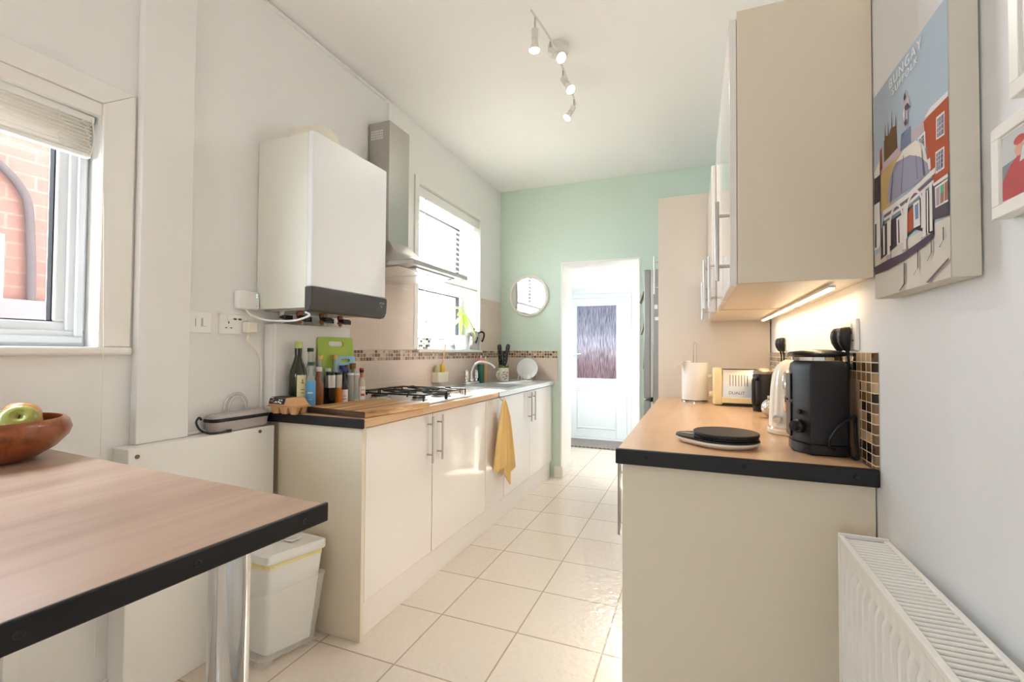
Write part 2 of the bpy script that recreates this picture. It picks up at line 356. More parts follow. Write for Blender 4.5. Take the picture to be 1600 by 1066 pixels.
# raised blind in the left window
bl = thing('venetian_blind', 'raised white venetian blind bunched at top of left window', 'blind', (-1.83, .2, 1.93))
obj('headrail', B().box(-1.846, -1.822, -.44, .885, 1.912, 1.934), M_white, bl, bevel=.002)
b = B(); z = 1.812
for i in range(9):
    t = math.radians(random.uniform(-7, 7)); M_ = Matrix.Translation((-1.834, 0, z)) @ Matrix.Rotation(t, 4, 'Y'); b.box(-.0125, .0125, -.435, .878, -.0019, .0019, M_); z += .0114
M_slat1 = mat('blind_slat', (244, 242, 236), .45)
n_, l_, b_ = nt(M_slat1); tl = n_.new('ShaderNodeBsdfTranslucent'); tl.inputs[0].default_value = (.92, .9, .86, 1); mx_ = n_.new('ShaderNodeMixShader'); mx_.inputs[0].default_value = .6
l_.new(b_.outputs[0], mx_.inputs[1]); l_.new(tl.outputs[0], mx_.inputs[2]); l_.new(mx_.outputs[0], n_['Material Output'].inputs['Surface'])
obj('slat', b, M_slat1, bl, smooth=False)
obj('bottom_rail', B().box(-1.848, -1.82, -.435, .878, 1.795, 1.808), M_white, bl, bevel=.003)
for yy in (.80, .862):
    b = B(); pts = [(-1.819 + .006 * random.random(), yy + random.uniform(-.014, .014), 1.915 - i * .0105) for i in range(11)]
    b.tube(spline(pts, 3), .0013, 5); obj('ladder_cord', b, M_offw, bl)
b = B(); b.tube(spline([(-1.818, .875, 1.92), (-1.812, .88, 1.86), (-1.815, .872, 1.80)], 5), .0018, 5); obj('cord_loop', b, M_offw, bl)
b = B(); b.tube([(-1.8, .897, 1.90), (-1.783, .897, 1.6), (-1.765, .896, 1.19), (-1.768, .897, .9), (-1.772, .897, .2)], .0012, 5)
obj('pull_cord', b, M_offw, bl)
# outside the left window
b = B(); b.box(-3.5, -3.3, -2.4, 1.75, -.1, 2.42)
struct('wall_outside', b, M_brick, 'red brick wall of the neighbouring house outside', 'brick wall', smooth=False)
M_pipe = mat('grey_waste_pipe', (62, 54, 55), .95, spec=.05)
b = B(); b.tube(spline([(-3.27, .95, 2.34), (-3.27, 1.196, 2.111), (-3.27, 1.268, 2.03), (-3.27, 1.31, 1.93), (-3.27, 1.327, 1.67), (-3.27, 1.332, 1.432)], 6), .019, 14)
tag(obj('waste_pipe', b, M_pipe), 'bent grey pipe on the brick wall outside', 'pipe')
struct('slab_outside', B().box(-3.3, -3.25, -2.4, 1.75, 1.30, 1.43), mat('pale_band', (86, 80, 82), .95, spec=.05), smooth=False)
b = B(); b.ring_rect('X', (.60, 1.431), (1.226, 1.758), .02, -3.3, -3.275); nw = struct('window_3', b, M_upvc, 'white window frame on the brick house outside', 'window')
obj('pane', B().box(-3.299, -3.285, .62, 1.206, 1.451, 1.738), mat('net_pane', (170, 168, 172), .3), nw, smooth=False)
struct('ground_outside', B().box(-9, -2.1, -4, 12, -.12, -.06), mat('pale_paving', (180, 177, 170), .9), smooth=False)

# ------------------------------------------------------------------ window_2 (kitchen, over the sink)
w2 = thing('window_2', 'bright deep-set kitchen window over the sink', 'window', (XL, 3.23, 1.18)); w2['kind'] = 'structure'
y0, y1, z0, z1 = W2; fx = -1.955
b = B(); b.ring_rect('X', (y0, z0), (y1, z1), .05, fx - .06, fx); b.box(fx - .06, fx, y0 + .05, y1 - .05, 1.69, 1.745)
obj('frame', b, M_upvc, w2, bevel=.004)
for (a, c_) in ((z0 + .04, 1.70), (1.735, z1 - .04)):
    b = B(); b.ring_rect('X', (y0 + .04, a), (y1 - .04, c_), .05, fx - .045, fx + .012); s_ = obj('sash', b, M_upvc, w2, bevel=.005)
    b = B(); b.ring_rect('X', (y0 + .089, a + .049), (y1 - .089, c_ - .049), .008, fx - .03, fx + .002); obj('rubber_seal', b, M_rubber, s_, smooth=False)
    obj('pane', B().box(fx - .022, fx - .018, y0 + .09, y1 - .09, a + .05, c_ - .05), M_pane, s_, smooth=False)
b = B(); b.box(fx + .001, XL + .025, y0 + .001, y1 + .0, 1.1805, 1.19); b.box(XL + .009, XL + .03, y0 - .015, y1 + .025, 1.166, 1.19)
obj('sill', b, M_trim, w2, bevel=.004)
b = B()
for (a0, a1, c0, c1) in ((y0 - .055, y0 - .002, 1.19, z1 + .05), (y1 + .002, y1 + .02, 1.19, z1 + .05), (y0 - .002, y1 + .002, z1 + .002, z1 + .05)): b.box(XL, XL + .012, a0, a1, c0, c1)
obj('architrave', b, M_trim, w2, bevel=.003)
bk = thing('venetian_blind', 'half lowered white venetian blind with open slats over the sink', 'blind', (-1.83, 3.23, 2.33))
obj('headrail', B().box(-1.862, -1.80, y0 + .006, y1 - .006, 2.268, 2.335), M_white, bk, bevel=.003)
M_slat = mat('kitchen_slat', (240, 238, 232), .5); n_, l_, b_ = nt(M_slat)
tl = n_.new('ShaderNodeBsdfTranslucent'); tl.inputs[0].default_value = (.9, .88, .84, 1); mx_ = n_.new('ShaderNodeMixShader'); mx_.inputs[0].default_value = .3
l_.new(b_.outputs[0], mx_.inputs[1]); l_.new(tl.outputs[0], mx_.inputs[2]); l_.new(mx_.outputs[0], n_['Material Output'].inputs['Surface'])
b = B(); z = 2.245
while z > 1.73:
    b.box(-.024, .024, y0 + .012, y1 - .012, -.0013, .0013, Matrix.Translation((-1.832, 0, z)) @ Matrix.Rotation(math.radians(12), 4, 'Y')); z -= .041
obj('slat', b, M_slat, bk, smooth=False)
obj('bottom_rail', B().box(-1.855, -1.81, y0 + .012, y1 - .012, 1.703, 1.722), M_white, bk, bevel=.003)
b = B()
for yy in (y0 + .1, y1 - .1):
    b = B()
    for xx in (-1.857, -1.807): b.tube([(xx, yy, 2.27), (xx, yy, 1.72)], .001, 5)
    obj('ladder_cord', b, M_white, bk)
b = B(); b.cyl((-1.797, y0 + .085, 2.27), (-1.797, y0 + .085, 1.42), .0028, n=8); obj('tilt_wand', b, mat('wand', (190, 188, 182), .3), bk)

# ------------------------------------------------------------------ lobby beyond the doorway
LX0, LX1, LY, LZ = -1.80, -.40, 6.2, 2.04
b = B(); lw = (5.0, 5.55, 1.0, 1.7)
b.box(LX0 - .2, LX0, 4.56, lw[0], 0, LZ); b.box(LX0 - .2, LX0, lw[1], 6.4, 0, LZ); b.box(LX0 - .2, LX0, lw[0], lw[1], 0, lw[2]); b.box(LX0 - .2, LX0, lw[0], lw[1], lw[3], LZ)
struct('wall_lobby_left', b, M_wallr, smooth=False)
struct('wall_lobby_right', B().box(LX1, LX1 + .15, 4.56, 6.4, 0, LZ), M_wallr, smooth=False)
D0, D1, DT = -1.66, -.78, 1.955
b = B(); b.box(LX0, D0, LY, LY + .2, 0, LZ); b.box(D1, LX1, LY, LY + .2, 0, LZ); b.box(D0, D1, LY, LY + .2, DT, LZ)
struct('wall_lobby_far', b, M_wallr, smooth=False)
struct('ceiling_lobby', B().box(LX0 - .2, LX1 + .15, 4.56, 6.4, LZ, LZ + .1), M_ceil, smooth=False)
b = B(); b.box(LX0 - .19, LX0 - .14, lw[0], lw[0] + .05, lw[2], lw[3]); b.box(LX0 - .19, LX0 - .14, lw[1] - .05, lw[1], lw[2], lw[3])
struct('window_4', b, M_upvc, 'lobby side window frame hidden round the doorway', 'window')
d1 = thing('door_1', 'white half-glazed back door at the end of the lobby', 'door', (-1.22, LY, 0)); d1['kind'] = 'structure'
b = B(); b.box(D0, D0 + .05, LY - .02, LY + .06, 0, DT); b.box(D1 - .05, D1, LY - .02, LY + .06, 0, DT); b.box(D0 + .05, D1 - .05, LY - .02, LY + .06, DT - .05, DT)
obj('frame', b, M_upvc, d1, bevel=.004)
G = (-1.508, -.972, .815, 1.80)
b = B(); a0, a1, c0, c1 = D0 + .055, D1 - .055, .03, DT - .055
b.box(a0, G[0], LY, LY + .055, c0, c1); b.box(G[1], a1, LY, LY + .055, c0, c1); b.box(G[0], G[1], LY, LY + .055, G[3], c1); b.box(G[0], G[1], LY, LY + .055, .68, G[2]); b.box(G[0], G[1], LY + .01, LY + .05, .13, .68); b.box(G[0], G[1], LY, LY + .055, c0, .13)
obj('leaf', b, M_upvc, d1, bevel=.004)
obj('threshold', B().box(D0 + .0505, D1 - .0505, LY - .02, LY + .06, .0005, .028), M_upvc, d1, bevel=.003)
b = B(); b.ring_rect('Y', (G[0] + .01, .145), (G[1] - .01, .665), .018, LY + .002, LY + .011); obj('panel_moulding', b, M_upvc, d1, bevel=.003)
b = B(); b.ring_rect('Y', (G[0] - .012, G[2] - .012), (G[1] + .012, G[3] + .012), .014, LY - .006, LY - .0005); obj('glazing_bead', b, M_upvc, d1, bevel=.003)
M_reed = bpy.data.materials.new('streaky_obscured_glass'); M_reed.use_nodes = True
n, l = M_reed.node_tree.nodes, M_reed.node_tree.links; bb = n['Principled BSDF']
bb.inputs['Base Color'].default_value = (.40, .39, .41, 1); bb.inputs['Transmission Weight'].default_value = 1; bb.inputs['Roughness'].default_value = .42; bb.inputs['IOR'].default_value = 1.3
v = pos(n, l, (95, 1, 9)); ns = n.new('ShaderNodeTexNoise'); ns.inputs['Scale'].default_value = 1; ns.inputs['Detail'].default_value = 3; l.new(v, ns.inputs['Vector'])
bp = n.new('ShaderNodeBump'); bp.inputs['Strength'].default_value = .8; bp.inputs['Distance'].default_value = .006; l.new(ns.outputs['Fac'], bp.inputs['Height']); l.new(bp.outputs['Normal'], bb.inputs['Normal'])
rp_ = ramp(n, [(.34, (92, 90, 94)), (.70, (160, 158, 162))]); l.new(ns.outputs['Fac'], rp_.inputs['Fac']); l.new(rp_.outputs['Color'], bb.inputs['Base Color'])
obj('pane', B().box(G[0] + .001, G[1] - .001, LY + .02, LY + .026, G[2] + .001, G[3] - .001), M_reed, d1, smooth=False, label='streaky obscured glass')
b = B(); b.box(-1.588, -1.556, LY - .012, LY - .0005, .98, 1.19); h_ = obj('handle', b, M_white, d1, bevel=.004, label='white lever door handle')
b = B(); b.cyl((-1.572, LY - .012, 1.14), (-1.572, LY - .045, 1.14), .01); b.tube([(-1.572, LY - .045, 1.14), (-1.5, LY - .048, 1.142), (-1.44, LY - .045, 1.15)], .009, 10); obj('lever', b, M_white, h_)
b = B(); b.tube([(-1.60, LY - .01, .93), (-1.605, LY - .03, .90), (-1.6, LY - .03, .86), (-1.596, LY - .01, .83)], .006, 8); obj('keyring', b, M_steel, d1)
# what stands behind the obscured glass
struct('wall_yard', B().box(-4.0, 2.0, 8.6, 8.8, -.1, 1.22), mat('yard_fence', (92, 62, 60), .9), 'low red wall behind the back door', 'wall', smooth=False)
struct('slab_yard', B().box(-4.0, 2.0, 8.8, 9.0, 1.22, 1.40), mat('white_render', (190, 190, 194), .9), smooth=False)
struct('wall_house_far', B().box(-5.0, 3.0, 9.6, 9.8, 1.3, 9.0), mat('grey_slate', (84, 84, 92), .9), smooth=False)
struct('ground_yard', B().box(-2.1, 3, 6.4, 9.6, -.12, -.04), mat('yard_paving', (60, 56, 62), .9), smooth=False)
M_mat = tiles('door_mat_weave', (120, 112, 108), (84, 78, 76), (150, 142, 138), .05, .03, (0, 0, 0), 'XY', mortar=.008, rough=.95, offset=.5)
tag(obj('doormat', B().box(-1.62, -.80, 5.62, 6.12, .0005, .016), M_mat, bevel=.004), 'grey patterned doormat in front of the back door', 'doormat')
dl = thing('ceiling_downlight', 'small round glowing downlight in the lobby ceiling', 'downlight', (-.72, 5.02, LZ))
b = B(); b.lathe((-.72, 5.02, LZ - .012), [(.032, 0), (.045, .002), (.045, .0115), (.032, .0115), (.032, 0)], caps=False); obj('trim_ring', b, M_white, dl)
M_bulb = mat('lit_bulb', (255, 250, 240), .5, emit=(255, 244, 228), estr=18)
obj('bulb', B().cyl((-.72, 5.02, LZ - .009), (-.72, 5.02, LZ - .001), .03), M_bulb, dl)
lamp('downlight_glow', 'SPOT', (-.72, 5.02, LZ - .02), (-.72, 5.02, 0), 25, (1, .95, .88), dl, spot_size=math.radians(120), shadow_soft_size=.03).matrix_parent_inverse = Matrix.Translation((.72, -5.02, -LZ))
# ------------------------------------------------------------------ left run of base units
FX = -1.258                      # door faces
b = B(); b.box(-1.70, -1.276, 1.5485, 4.2, .001, .148)
tag(obj('plinth', b, M_cream, smooth=False), 'long cream plinth under the left base cabinets', 'plinth')
def base_unit(y0, y1, doors, label, panel=False, top=.862, name='base_cabinet'):
    t = thing(name, label, 'cabinet', (-1.5, (y0 + y1) / 2, 0), 'left base cabinets')
    b = B(); b.box(-1.785, -1.279, y0 + .001, y1 - .001, .15, top if top > .8 else top)
    obj('carcass', b, M_creamp, t, smooth=False)
    if panel: obj('end_panel', B().box(-1.713, -1.256, y0 - .02, y0 - .0005, .0005, .8625), M_creamp, t, bevel=.0015, label='cream end panel facing the table')
    for (d0, d1, h) in doors:
        d = obj('door', B().box(-1.278, FX, d0, d1, .150, .858), M_cream, t, bevel=.0025)
        if h: rect_handle(d, FX, h, .615, .858 - .01, (1, 0), .033)
    return t
base_unit(1.548, 2.072, [(1.552, 2.068, 2.022)], 'cream base cabinet nearest the table, one door and a plain end panel', True)
base_unit(2.073, 2.722, [(2.076, 2.719, 2.118)], 'cream base cabinet below the gas hob, handle at its near edge')
base_unit(2.723, 3.03, [(2.726, 3.027, None)], 'narrow cream base cabinet behind the hanging tea towel', top=.70)
base_unit(3.031, 4.2, [(3.034, 3.575, 3.535), (3.579, 4.12, 3.620), (4.124, 4.198, None)], 'cream double-door sink cabinet by the green wall', top=.70)
# worktop
t = thing('worktop', 'left beech-look kitchen worktop with black screwed end strip', 'worktop', (-1.52, 2.2, .864))
b = B(); b.box(XL + .0095, -1.238, 1.518, 2.89, .864, .9)
obj('slab', b, M_top, t, bevel=.006, seg=3)
e_ = obj('end_strip', B().box(XL + .002, -1.237, 1.508, 1.5175, .862, .9015), M_black, t, bevel=.003, label='black end strip')
for x in (-1.70, -1.46): obj('screw', B().cyl((x, 1.5085, .884), (x, 1.505, .884), .004, n=12), M_blackpl, e_)
# sink
t = thing('sink', 'stainless steel inset sink top with drainer on the left run', 'sink', (-1.52, 3.5, .9))
sx0, sx1, sy0, sy1, bx0, bx1, by0, by1 = -1.782, -1.236, 2.892, 4.198, -1.70, -1.32, 3.26, 3.66
b = B()
b.box(sx0, bx0, sy0, sy1, .897, .902); b.box(bx1, sx1, sy0, sy1, .897, .902); b.box(bx0, bx1, sy0, by0, .897, .902); b.box(bx0, bx1, by1, sy1, .897, .902)
b.box(sx1 - .004, sx1, sy0, sy1, .866, .897); b.box(sx0, sx1, sy1 - .004, sy1, .866, .897)
for x in (sx0, ): b.box(x, x + .006, sy0, sy1, .902, .907)
obj('drainer_top', b, M_inox, t, bevel=.0015)
b = B()
b.box(bx0 - .003, bx0, by0 - .003, by1 + .003, .745, .897); b.box(bx1, bx1 + .003, by0 - .003, by1 + .003, .745, .897); b.box(bx0, bx1, by0 - .003, by0, .745, .897); b.box(bx0, bx1, by1, by1 + .003, .745, .897); b.box(bx0 - .003, bx1 + .003, by0 - .003, by1 + .003, .742, .745)
obj('bowl', b, M_inox, t, smooth=False)
b = B()
for i in range(7): b.box(-1.66, -1.36, 3.74 + i * .055, 3.755 + i * .055, .9018, .905)
obj('drainer_groove', b, M_inox, t, bevel=.0015)
b = B(); b.lathe((-1.5, 3.46, .7452), [(.004, .001), (.03, .001), (.034, .0025), (.034, 0)]); obj('waste', b, M_chrome, t)
b = B()
for i in range(4): b.box(-1.6995, -1.6965, 3.43 + i * .014, 3.438 + i * .014, .835, .862)
obj('overflow_slot', b, M_rubber, t)
# tap
t = thing('mixer_tap', 'chrome swan-neck mixer tap with two handles behind the sink', 'tap', (-1.735, 3.46, .902))
b = B(); b.box(-1.76, -1.715, 3.345, 3.575, .9022, .925); b.cyl((-1.737, 3.46, .925), (-1.737, 3.46, .955), .02)
obj('body', b, M_chrome, t, bevel=.006, seg=3)
b = B(); b.tube(spline([(-1.737, 3.46, .95), (-1.737, 3.46, 1.0), (-1.72, 3.475, 1.055), (-1.68, 3.50, 1.085), (-1.63, 3.525, 1.082), (-1.585, 3.545, 1.06), (-1.565, 3.553, 1.035)], 8), [.0115] * 49, 14)
b.bm.verts.ensure_lookup_table(); obj('spout', b, M_chrome, t)
for yy in (3.37, 3.55):
    b = B(); b.lathe((-1.737, yy, .9252), [(.014, 0), (.014, .02), (.021, .028), (.018, .075), (.02, .085), (.012, .094)], 12); obj('tap_handle', b, M_chrome, t)

# ------------------------------------------------------------------ gas hob
t = thing('gas_hob', 'stainless four-burner gas hob with black pan supports', 'hob', (-1.53, 2.3, .9))
hx0, hx1, hy0, hy1 = -1.775, -1.275, 2.005, 2.585
b = B(); b.box(hx0, hx1, hy0, hy1, .9005, .909); obj('hob_plate', b, M_inox, t, bevel=.004, seg=3)
for (x, y, r) in ((-1.66, 2.16, .046), (-1.40, 2.16, .036), (-1.66, 2.40, .036), (-1.40, 2.40, .05)):
    b = B(); b.lathe((x, y, .9092), [(r * 1.25, 0), (r * 1.2, .004), (r, .006), (r, .012)]); u_ = obj('burner', b, M_steel, t)
    b = B(); b.lathe((x, y, .9214), [(r * .95, 0), (r, .004), (r * .9, .009), (r * .3, .011)]); obj('burner_cap', b, M_iron, u_, label='black burner cap')
for yc in (2.16, 2.40):
    b = B(); z = .948
    y0_, y1_ = yc - .112, yc + .112
    loop = [(-1.755, y0_, z), (-1.30, y0_, z), (-1.30, y1_, z), (-1.755, y1_, z)]
    for i in range(4): b.tube([loop[i], loop[(i + 1) % 4]], .0045, 8)
    for p_ in loop: b.tube([p_, (p_[0], p_[1], .9095)], .0045, 8)
    b.tube([(-1.53, y0_, z), (-1.53, y1_, z)], .0045, 8)
    for xx in (-1.66, -1.40):
        for sg in (-1, 1):
            b.tube(spline([(xx, yc + sg * .112, z - .012), (xx, yc + sg * .1, z + .006), (xx, yc + sg * .028, z + .006)], 4), .0042, 8)
            b.tube([(xx + sg * (.115 if xx < -1.5 else .098), yc, z), (xx + sg * .025, yc, z + .004)], .0042, 8)
    obj('pan_support', b, M_iron, t, label='black cast iron pan support')
for i in range(4):
    b = B(); b.lathe((-1.345 - i * .085, 2.548, .9092), [(.019, 0), (.019, .006), (.015, .008), (.014, .026), (.011, .029)], 18); obj('knob', b, M_chrome, t)

# ------------------------------------------------------------------ extractor hood
t = thing('extractor_hood', 'stainless chimney extractor hood above the gas hob', 'extractor hood', (-1.6, 2.27, 1.62))
b = B(); b.box(XL + .009, -1.32, 1.97, 2.57, 1.618, 1.641); obj('lip', b, M_hood, t, bevel=.002)
prof = [(-1.32, 1.97, 2.57, 1.6415), (-1.40, 2.03, 2.51, 1.668), (-1.50, 2.10, 2.45, 1.705), (-1.58, 2.16, 2.42, 1.752), (-1.638, 2.196, 2.404, 1.812)]
b = B(); b.frame_rings([[(XL + .009, a0, z), (x, a0, z), (x, a1, z), (XL + .009, a1, z)] for x, a0, a1, z in prof]); obj('canopy', b, M_hood, t)
b = B(); b.box(XL + .009, -1.645, 2.202, 2.402, 1.8125, 2.515); ch = obj('chimney', b, M_hood, t, bevel=.002)
b = B()
for i in range(6):
    for j in range(4): b.box(-1.775 + i * .0145, -1.765 + i * .0145, 2.2008, 2.2025, 2.415 + j * .0145, 2.425 + j * .0145)
obj('vent', b, mat('vent_hole', (225, 222, 216), .6), ch, smooth=False, label='square grid of vent holes')
for a0 in (1.995, 2.275):
    b = B(); b.box(-1.78, -1.42, a0, a0 + .27, 1.612, 1.6175); f_ = obj('grease_filter', b, M_inox, t, bevel=.002)
b = B(); b.box(-1.405, -1.36, 2.06, 2.48, 1.611, 1.6175); obj('control_strip', b, M_inox, t, bevel=.002)
for yy in (2.06, 2.44):
    b = B(); b.cyl((-1.385, yy + .02, 1.6105), (-1.385, yy + .02, 1.606), .012); obj('lamp', b, M_white, t)

# ------------------------------------------------------------------ boiler and its casing
t = thing('boiler', 'large white wall-hung combi boiler with dark lower fascia', 'boiler', (-1.64, 1.71, 1.35))
b = B(); b.box(XL + .004, -1.5085, 1.472, 1.957, 1.355, 2.098); obj('side_casing', b, M_boilergrey, t, bevel=.003)
b = B(); b.box(-1.508, -1.478, 1.468, 1.961, 1.443, 2.102); obj('front_cover', b, M_boiler, t, bevel=.007, seg=3)
pr = [(-1.512, 1.443), (-1.472, 1.443), (-1.469, 1.43), (-1.472, 1.372), (-1.484, 1.345), (-1.512, 1.338)]
b = B(); b.prism([(x, 1.465, z) for x, z in pr], (0, .499, 0)); fa = obj('fascia', b, M_charcoal, t, bevel=.004, seg=2, label='charcoal control fascia')
b = B()
for k in range(3):
    for (q0, q1, zz, w) in ((0, .010, 0, .0022), (.0, .006, .006, .0022)): b.box(-1.4702, -1.4692, 1.905 + k * .013 + q0, 1.905 + k * .013 + q1, 1.418 - zz - .0015, 1.418 - zz + .0007)
b.box(-1.4702, -1.4692, 1.908, 1.926, 1.399, 1.4008); b.box(-1.4702, -1.4692, 1.916, 1.924, 1.393, 1.3945)
obj('logo', b, mat('logo_silver', (205, 203, 198), .4), fa, smooth=False)
b = B(); b.tube(spline([(-1.63, 1.70, 2.095), (-1.63, 1.70, 2.15), (-1.66, 1.70, 2.185), (-1.72, 1.70, 2.195), (-1.798, 1.70, 2.195)], 6), .062, 24); obj('flue', b, M_offw, t, label='ivory flue elbow')
for i, (x, y) in enumerate(((-1.71, 1.535), (-1.64, 1.565), (-1.70, 1.635), (-1.64, 1.70), (-1.69, 1.765), (-1.65, 1.83), (-1.69, 1.885))):
    b = B(); b.cyl((x, y, 1.356), (x, y, 1.2975), .0085, n=12); b.cyl((x, y, 1.347), (x, y, 1.328), .0145, n=6); b.cyl((x, y, 1.318), (x, y, 1.306), .0135, n=6)
    p_ = obj('pipe', b, M_copper if i % 2 else M_steel, t, label='metal pipe tail with nuts')
    b = B(); b.cyl((x - .004, y, 1.325), (x + .04, y - .012, 1.318), .0115, n=12); b.box(x + .038, x + .05, y - .03, y + .012, 1.308, 1.330); obj('valve', b, M_blackpl, p_, bevel=.002, label='black isolating valve')
b = B(); b.box(-1.78, -1.55, 1.50, 1.93, 1.348, 1.3545); obj('base_tray', b, M_steel, t)
t = thing('pipe_cover_box', 'white boxed pipe cover standing on worktop beneath the boiler', 'box', (-1.76, 1.75, .9))
b = B(); b.box(XL + .002, -1.745, 1.5185, 1.985, .902, 1.293); obj('side', b, M_trim, t, smooth=False)
b = B(); b.box(-1.7445, -1.727, 1.5185, 1.990, .902, 1.296); obj('front_board', b, M_trim, t, bevel=.0015)

# ------------------------------------------------------------------ switches, sockets and cables on the left wall
t = thing('light_switch', 'white rocker light switch left of the double socket', 'switch', (XL, 1.226, 1.28))
obj('face_plate', B().box(XL, XL + .008, 1.182, 1.27, 1.242, 1.326), M_white, t, bevel=.003)
obj('rocker', B().box(XL + .008, XL + .0125, 1.232, 1.25, 1.268, 1.301), M_white, t, bevel=.002)
M_seam = mat('rocker_gap', (165, 163, 158), .6)
obj('rocker_gap', B().box(XL + .008, XL + .010, 1.2285, 1.230, 1.268, 1.301), M_seam, t, smooth=False)
obj('rocker_gap', B().box(XL + .008, XL + .010, 1.205, 1.2062, 1.268, 1.298), M_seam, t, smooth=False)
M_sock = mat('socket_hole', (70, 68, 66), .6)
def socket(t, x, y0, y1, z0, z1, sgn, ports=True):
    th = .009 * sgn
    fp = obj('face_plate', B().box(min(x, x + th), max(x, x + th), y0, y1, z0, z1), M_white, t, bevel=.003)
    for yc in (y0 + (y1 - y0) * .25, y0 + (y1 - y0) * .75):
        b = B()
        for (dy, dz, w, h) in ((0, .006, .004, .009), (-.011, -.016, .008, .004), (.011, -.016, .008, .004)):
            b.box(min(x + th, x + th * 1.1), max(x + th, x + th * 1.1), yc + dy - w / 2, yc + dy + w / 2, (z0 + z1) / 2 + dz - h / 2, (z0 + z1) / 2 + dz + h / 2)
        obj('pin_hole', b, M_sock, fp, smooth=False)
        obj('rocker', B().box(min(x + th, x + th * 1.5), max(x + th, x + th * 1.5), yc - .008, yc + .008, z1 - .026, z1 - .01), M_white, t, bevel=.002)
    if ports:
        b = B()
        for dy in (-.011, .011): b.box(x + th, x + th * 1.08, (y0 + y1) / 2 + dy - .007, (y0 + y1) / 2 + dy + .007, z1 - .024, z1 - .017)
        obj('usb_port', b, M_sock, fp, smooth=False)
t = thing('wall_socket', 'white double socket with charging ports on left wall', 'socket', (XL, 1.38, 1.28))
socket(t, XL, 1.303, 1.458, 1.242, 1.326, 1)
t = thing('plug', 'white plug in the double socket beside the boiler', 'plug', (XL + .01, 1.41, 1.27))
obj('body', B().box(XL + .0115, XL + .052, 1.398, 1.446, 1.248, 1.296), M_offw, t, bevel=.008, seg=3)
b = B(); b.tube(spline([(XL + .03, 1.42, 1.249), (XL + .03, 1.415, 1.22), (XL + .026, 1.44, 1.195), (XL + .012, 1.475, 1.165), (XL + .012, 1.495, 1.12), (XL + .012, 1.498, .99), (XL + .012, 1.496, .862)], 8), .0042, 8); obj('cord', b, M_offw, t)
t = thing('heating_hub', 'small white heating control box beside the boiler', 'hub', (XL, 1.425, 1.38))
obj('body', B().box(XL, XL + .032, 1.368, 1.468, 1.35, 1.428), M_white, t, bevel=.008, seg=3)
b = B(); b.cyl((XL + .0322, 1.452, 1.415), (XL + .0328, 1.452, 1.415), .002, n=10); b.cyl((XL + .0322, 1.452, 1.405), (XL + .0328, 1.452, 1.405), .002, n=10); obj('indicator', b, mat('green_led', (140, 230, 200), .4, emit=(120, 235, 200), estr=1.5), t, label='two tiny green indicator lights')
b = B(); b.cyl((XL + .0322, 1.452, 1.366), (XL + .0326, 1.452, 1.366), .003, n=10); obj('button', b, mat('button_grey', (190, 192, 190), .5), t)
b = B(); b.tube(spline([(XL + .018, 1.41, 1.352), (XL + .03, 1.43, 1.325), (-1.73, 1.47, 1.307), (-1.66, 1.485, 1.303), (-1.58, 1.485, 1.304), (-1.515, 1.485, 1.318), (-1.505, 1.487, 1.328), (-1.53, 1.49, 1.338)], 8), .0045, 8)
tag(obj('boiler_cable', b, M_white), 'white cable looping from the small control box under the boiler', 'cable')
b = B(); b.tube([(XL + .008, 1.182, .857), (XL + .008, 1.34, .858), (XL + .008, 1.505, .860)], .006, 8)
tag(obj('wall_cable', b, M_white), 'white cable running along top of the low boxing behind the pouch', 'cable')
# zip pouch and its leads
t = thing('zip_case', 'grey zipped storage case lying on the low boxing', 'case', (-1.757, 1.36, .851))
Mp = mat('grey_neoprene', (176, 168, 164), .75, bump=(400, .2, .001)); 
def rr(x0, x1, y0, y1, z, r=.022, n=5):
    out = []
    for cx, cy, a0 in ((x1 - r, y1 - r, 0), (x0 + r, y1 - r, 90), (x0 + r, y0 + r, 180), (x1 - r, y0 + r, 270)):
        for k in range(n): a = math.radians(a0 + 90 * k / (n - 1)); out.append((cx + r * math.cos(a), cy + r * math.sin(a), z))
    return out
cx0, cx1, cy0, cy1 = -1.793, -1.721, 1.238, 1.492
b = B(); b.frame_rings([rr(cx0 + .008, cx1 - .008, cy0 + .012, cy1 - .012, .8515), rr(cx0 + .002, cx1 - .002, cy0 + .006, cy1 - .006, .858), rr(cx0, cx1, cy0, cy1, .893)]); obj('body', b, Mp, t)
b = B(); b.frame_rings([rr(cx0 - .001, cx1 + .001, cy0 - .001, cy1 + .001, .8932), rr(cx0 - .003, cx1 + .003, cy0 - .003, cy1 + .003, .897), rr(cx0 - .003, cx1 + .003, cy0 - .003, cy1 + .003, .903), rr(cx0 - .001, cx1 + .001, cy0 - .001, cy1 + .001, .907)]); obj('zip', b, M_blackpl, t, label='black zip band')
b = B(); b.frame_rings([rr(cx0, cx1, cy0, cy1, .9072), rr(cx0 + .003, cx1 - .003, cy0 + .004, cy1 - .004, .918), rr(cx0 + .014, cx1 - .014, cy0 + .016, cy1 - .016, .923, .016)]); obj('lid', b, Mp, t)
b = B(); b.tube(spline([(-1.785, 1.231, .905), (-1.775, 1.215, .915), (-1.76, 1.195, .90), (-1.745, 1.20, .873), (-1.73, 1.222, .857), (-1.7155, 1.245, .856), (-1.7155, 1.29, .857)], 8), .004, 8); b.box(-1.7195, -1.7125, 1.285, 1.305, .852, .862)
tag(obj('charging_lead', b, M_blackpl), 'black lead looping off the near end of the grey case', 'cable')
b = B(); b.tube(spline([(-1.795, 1.33, .925), (-1.793, 1.338, .965), (-1.793, 1.365, .99), (-1.793, 1.40, .992), (-1.793, 1.428, .965), (-1.793, 1.432, .928)], 8), .0045, 8); b.tube(spline([(-1.788, 1.345, .926), (-1.787, 1.352, .958), (-1.787, 1.372, .98), (-1.787, 1.40, .981), (-1.787, 1.42, .957), (-1.787, 1.424, .926)], 8), .0045, 8)
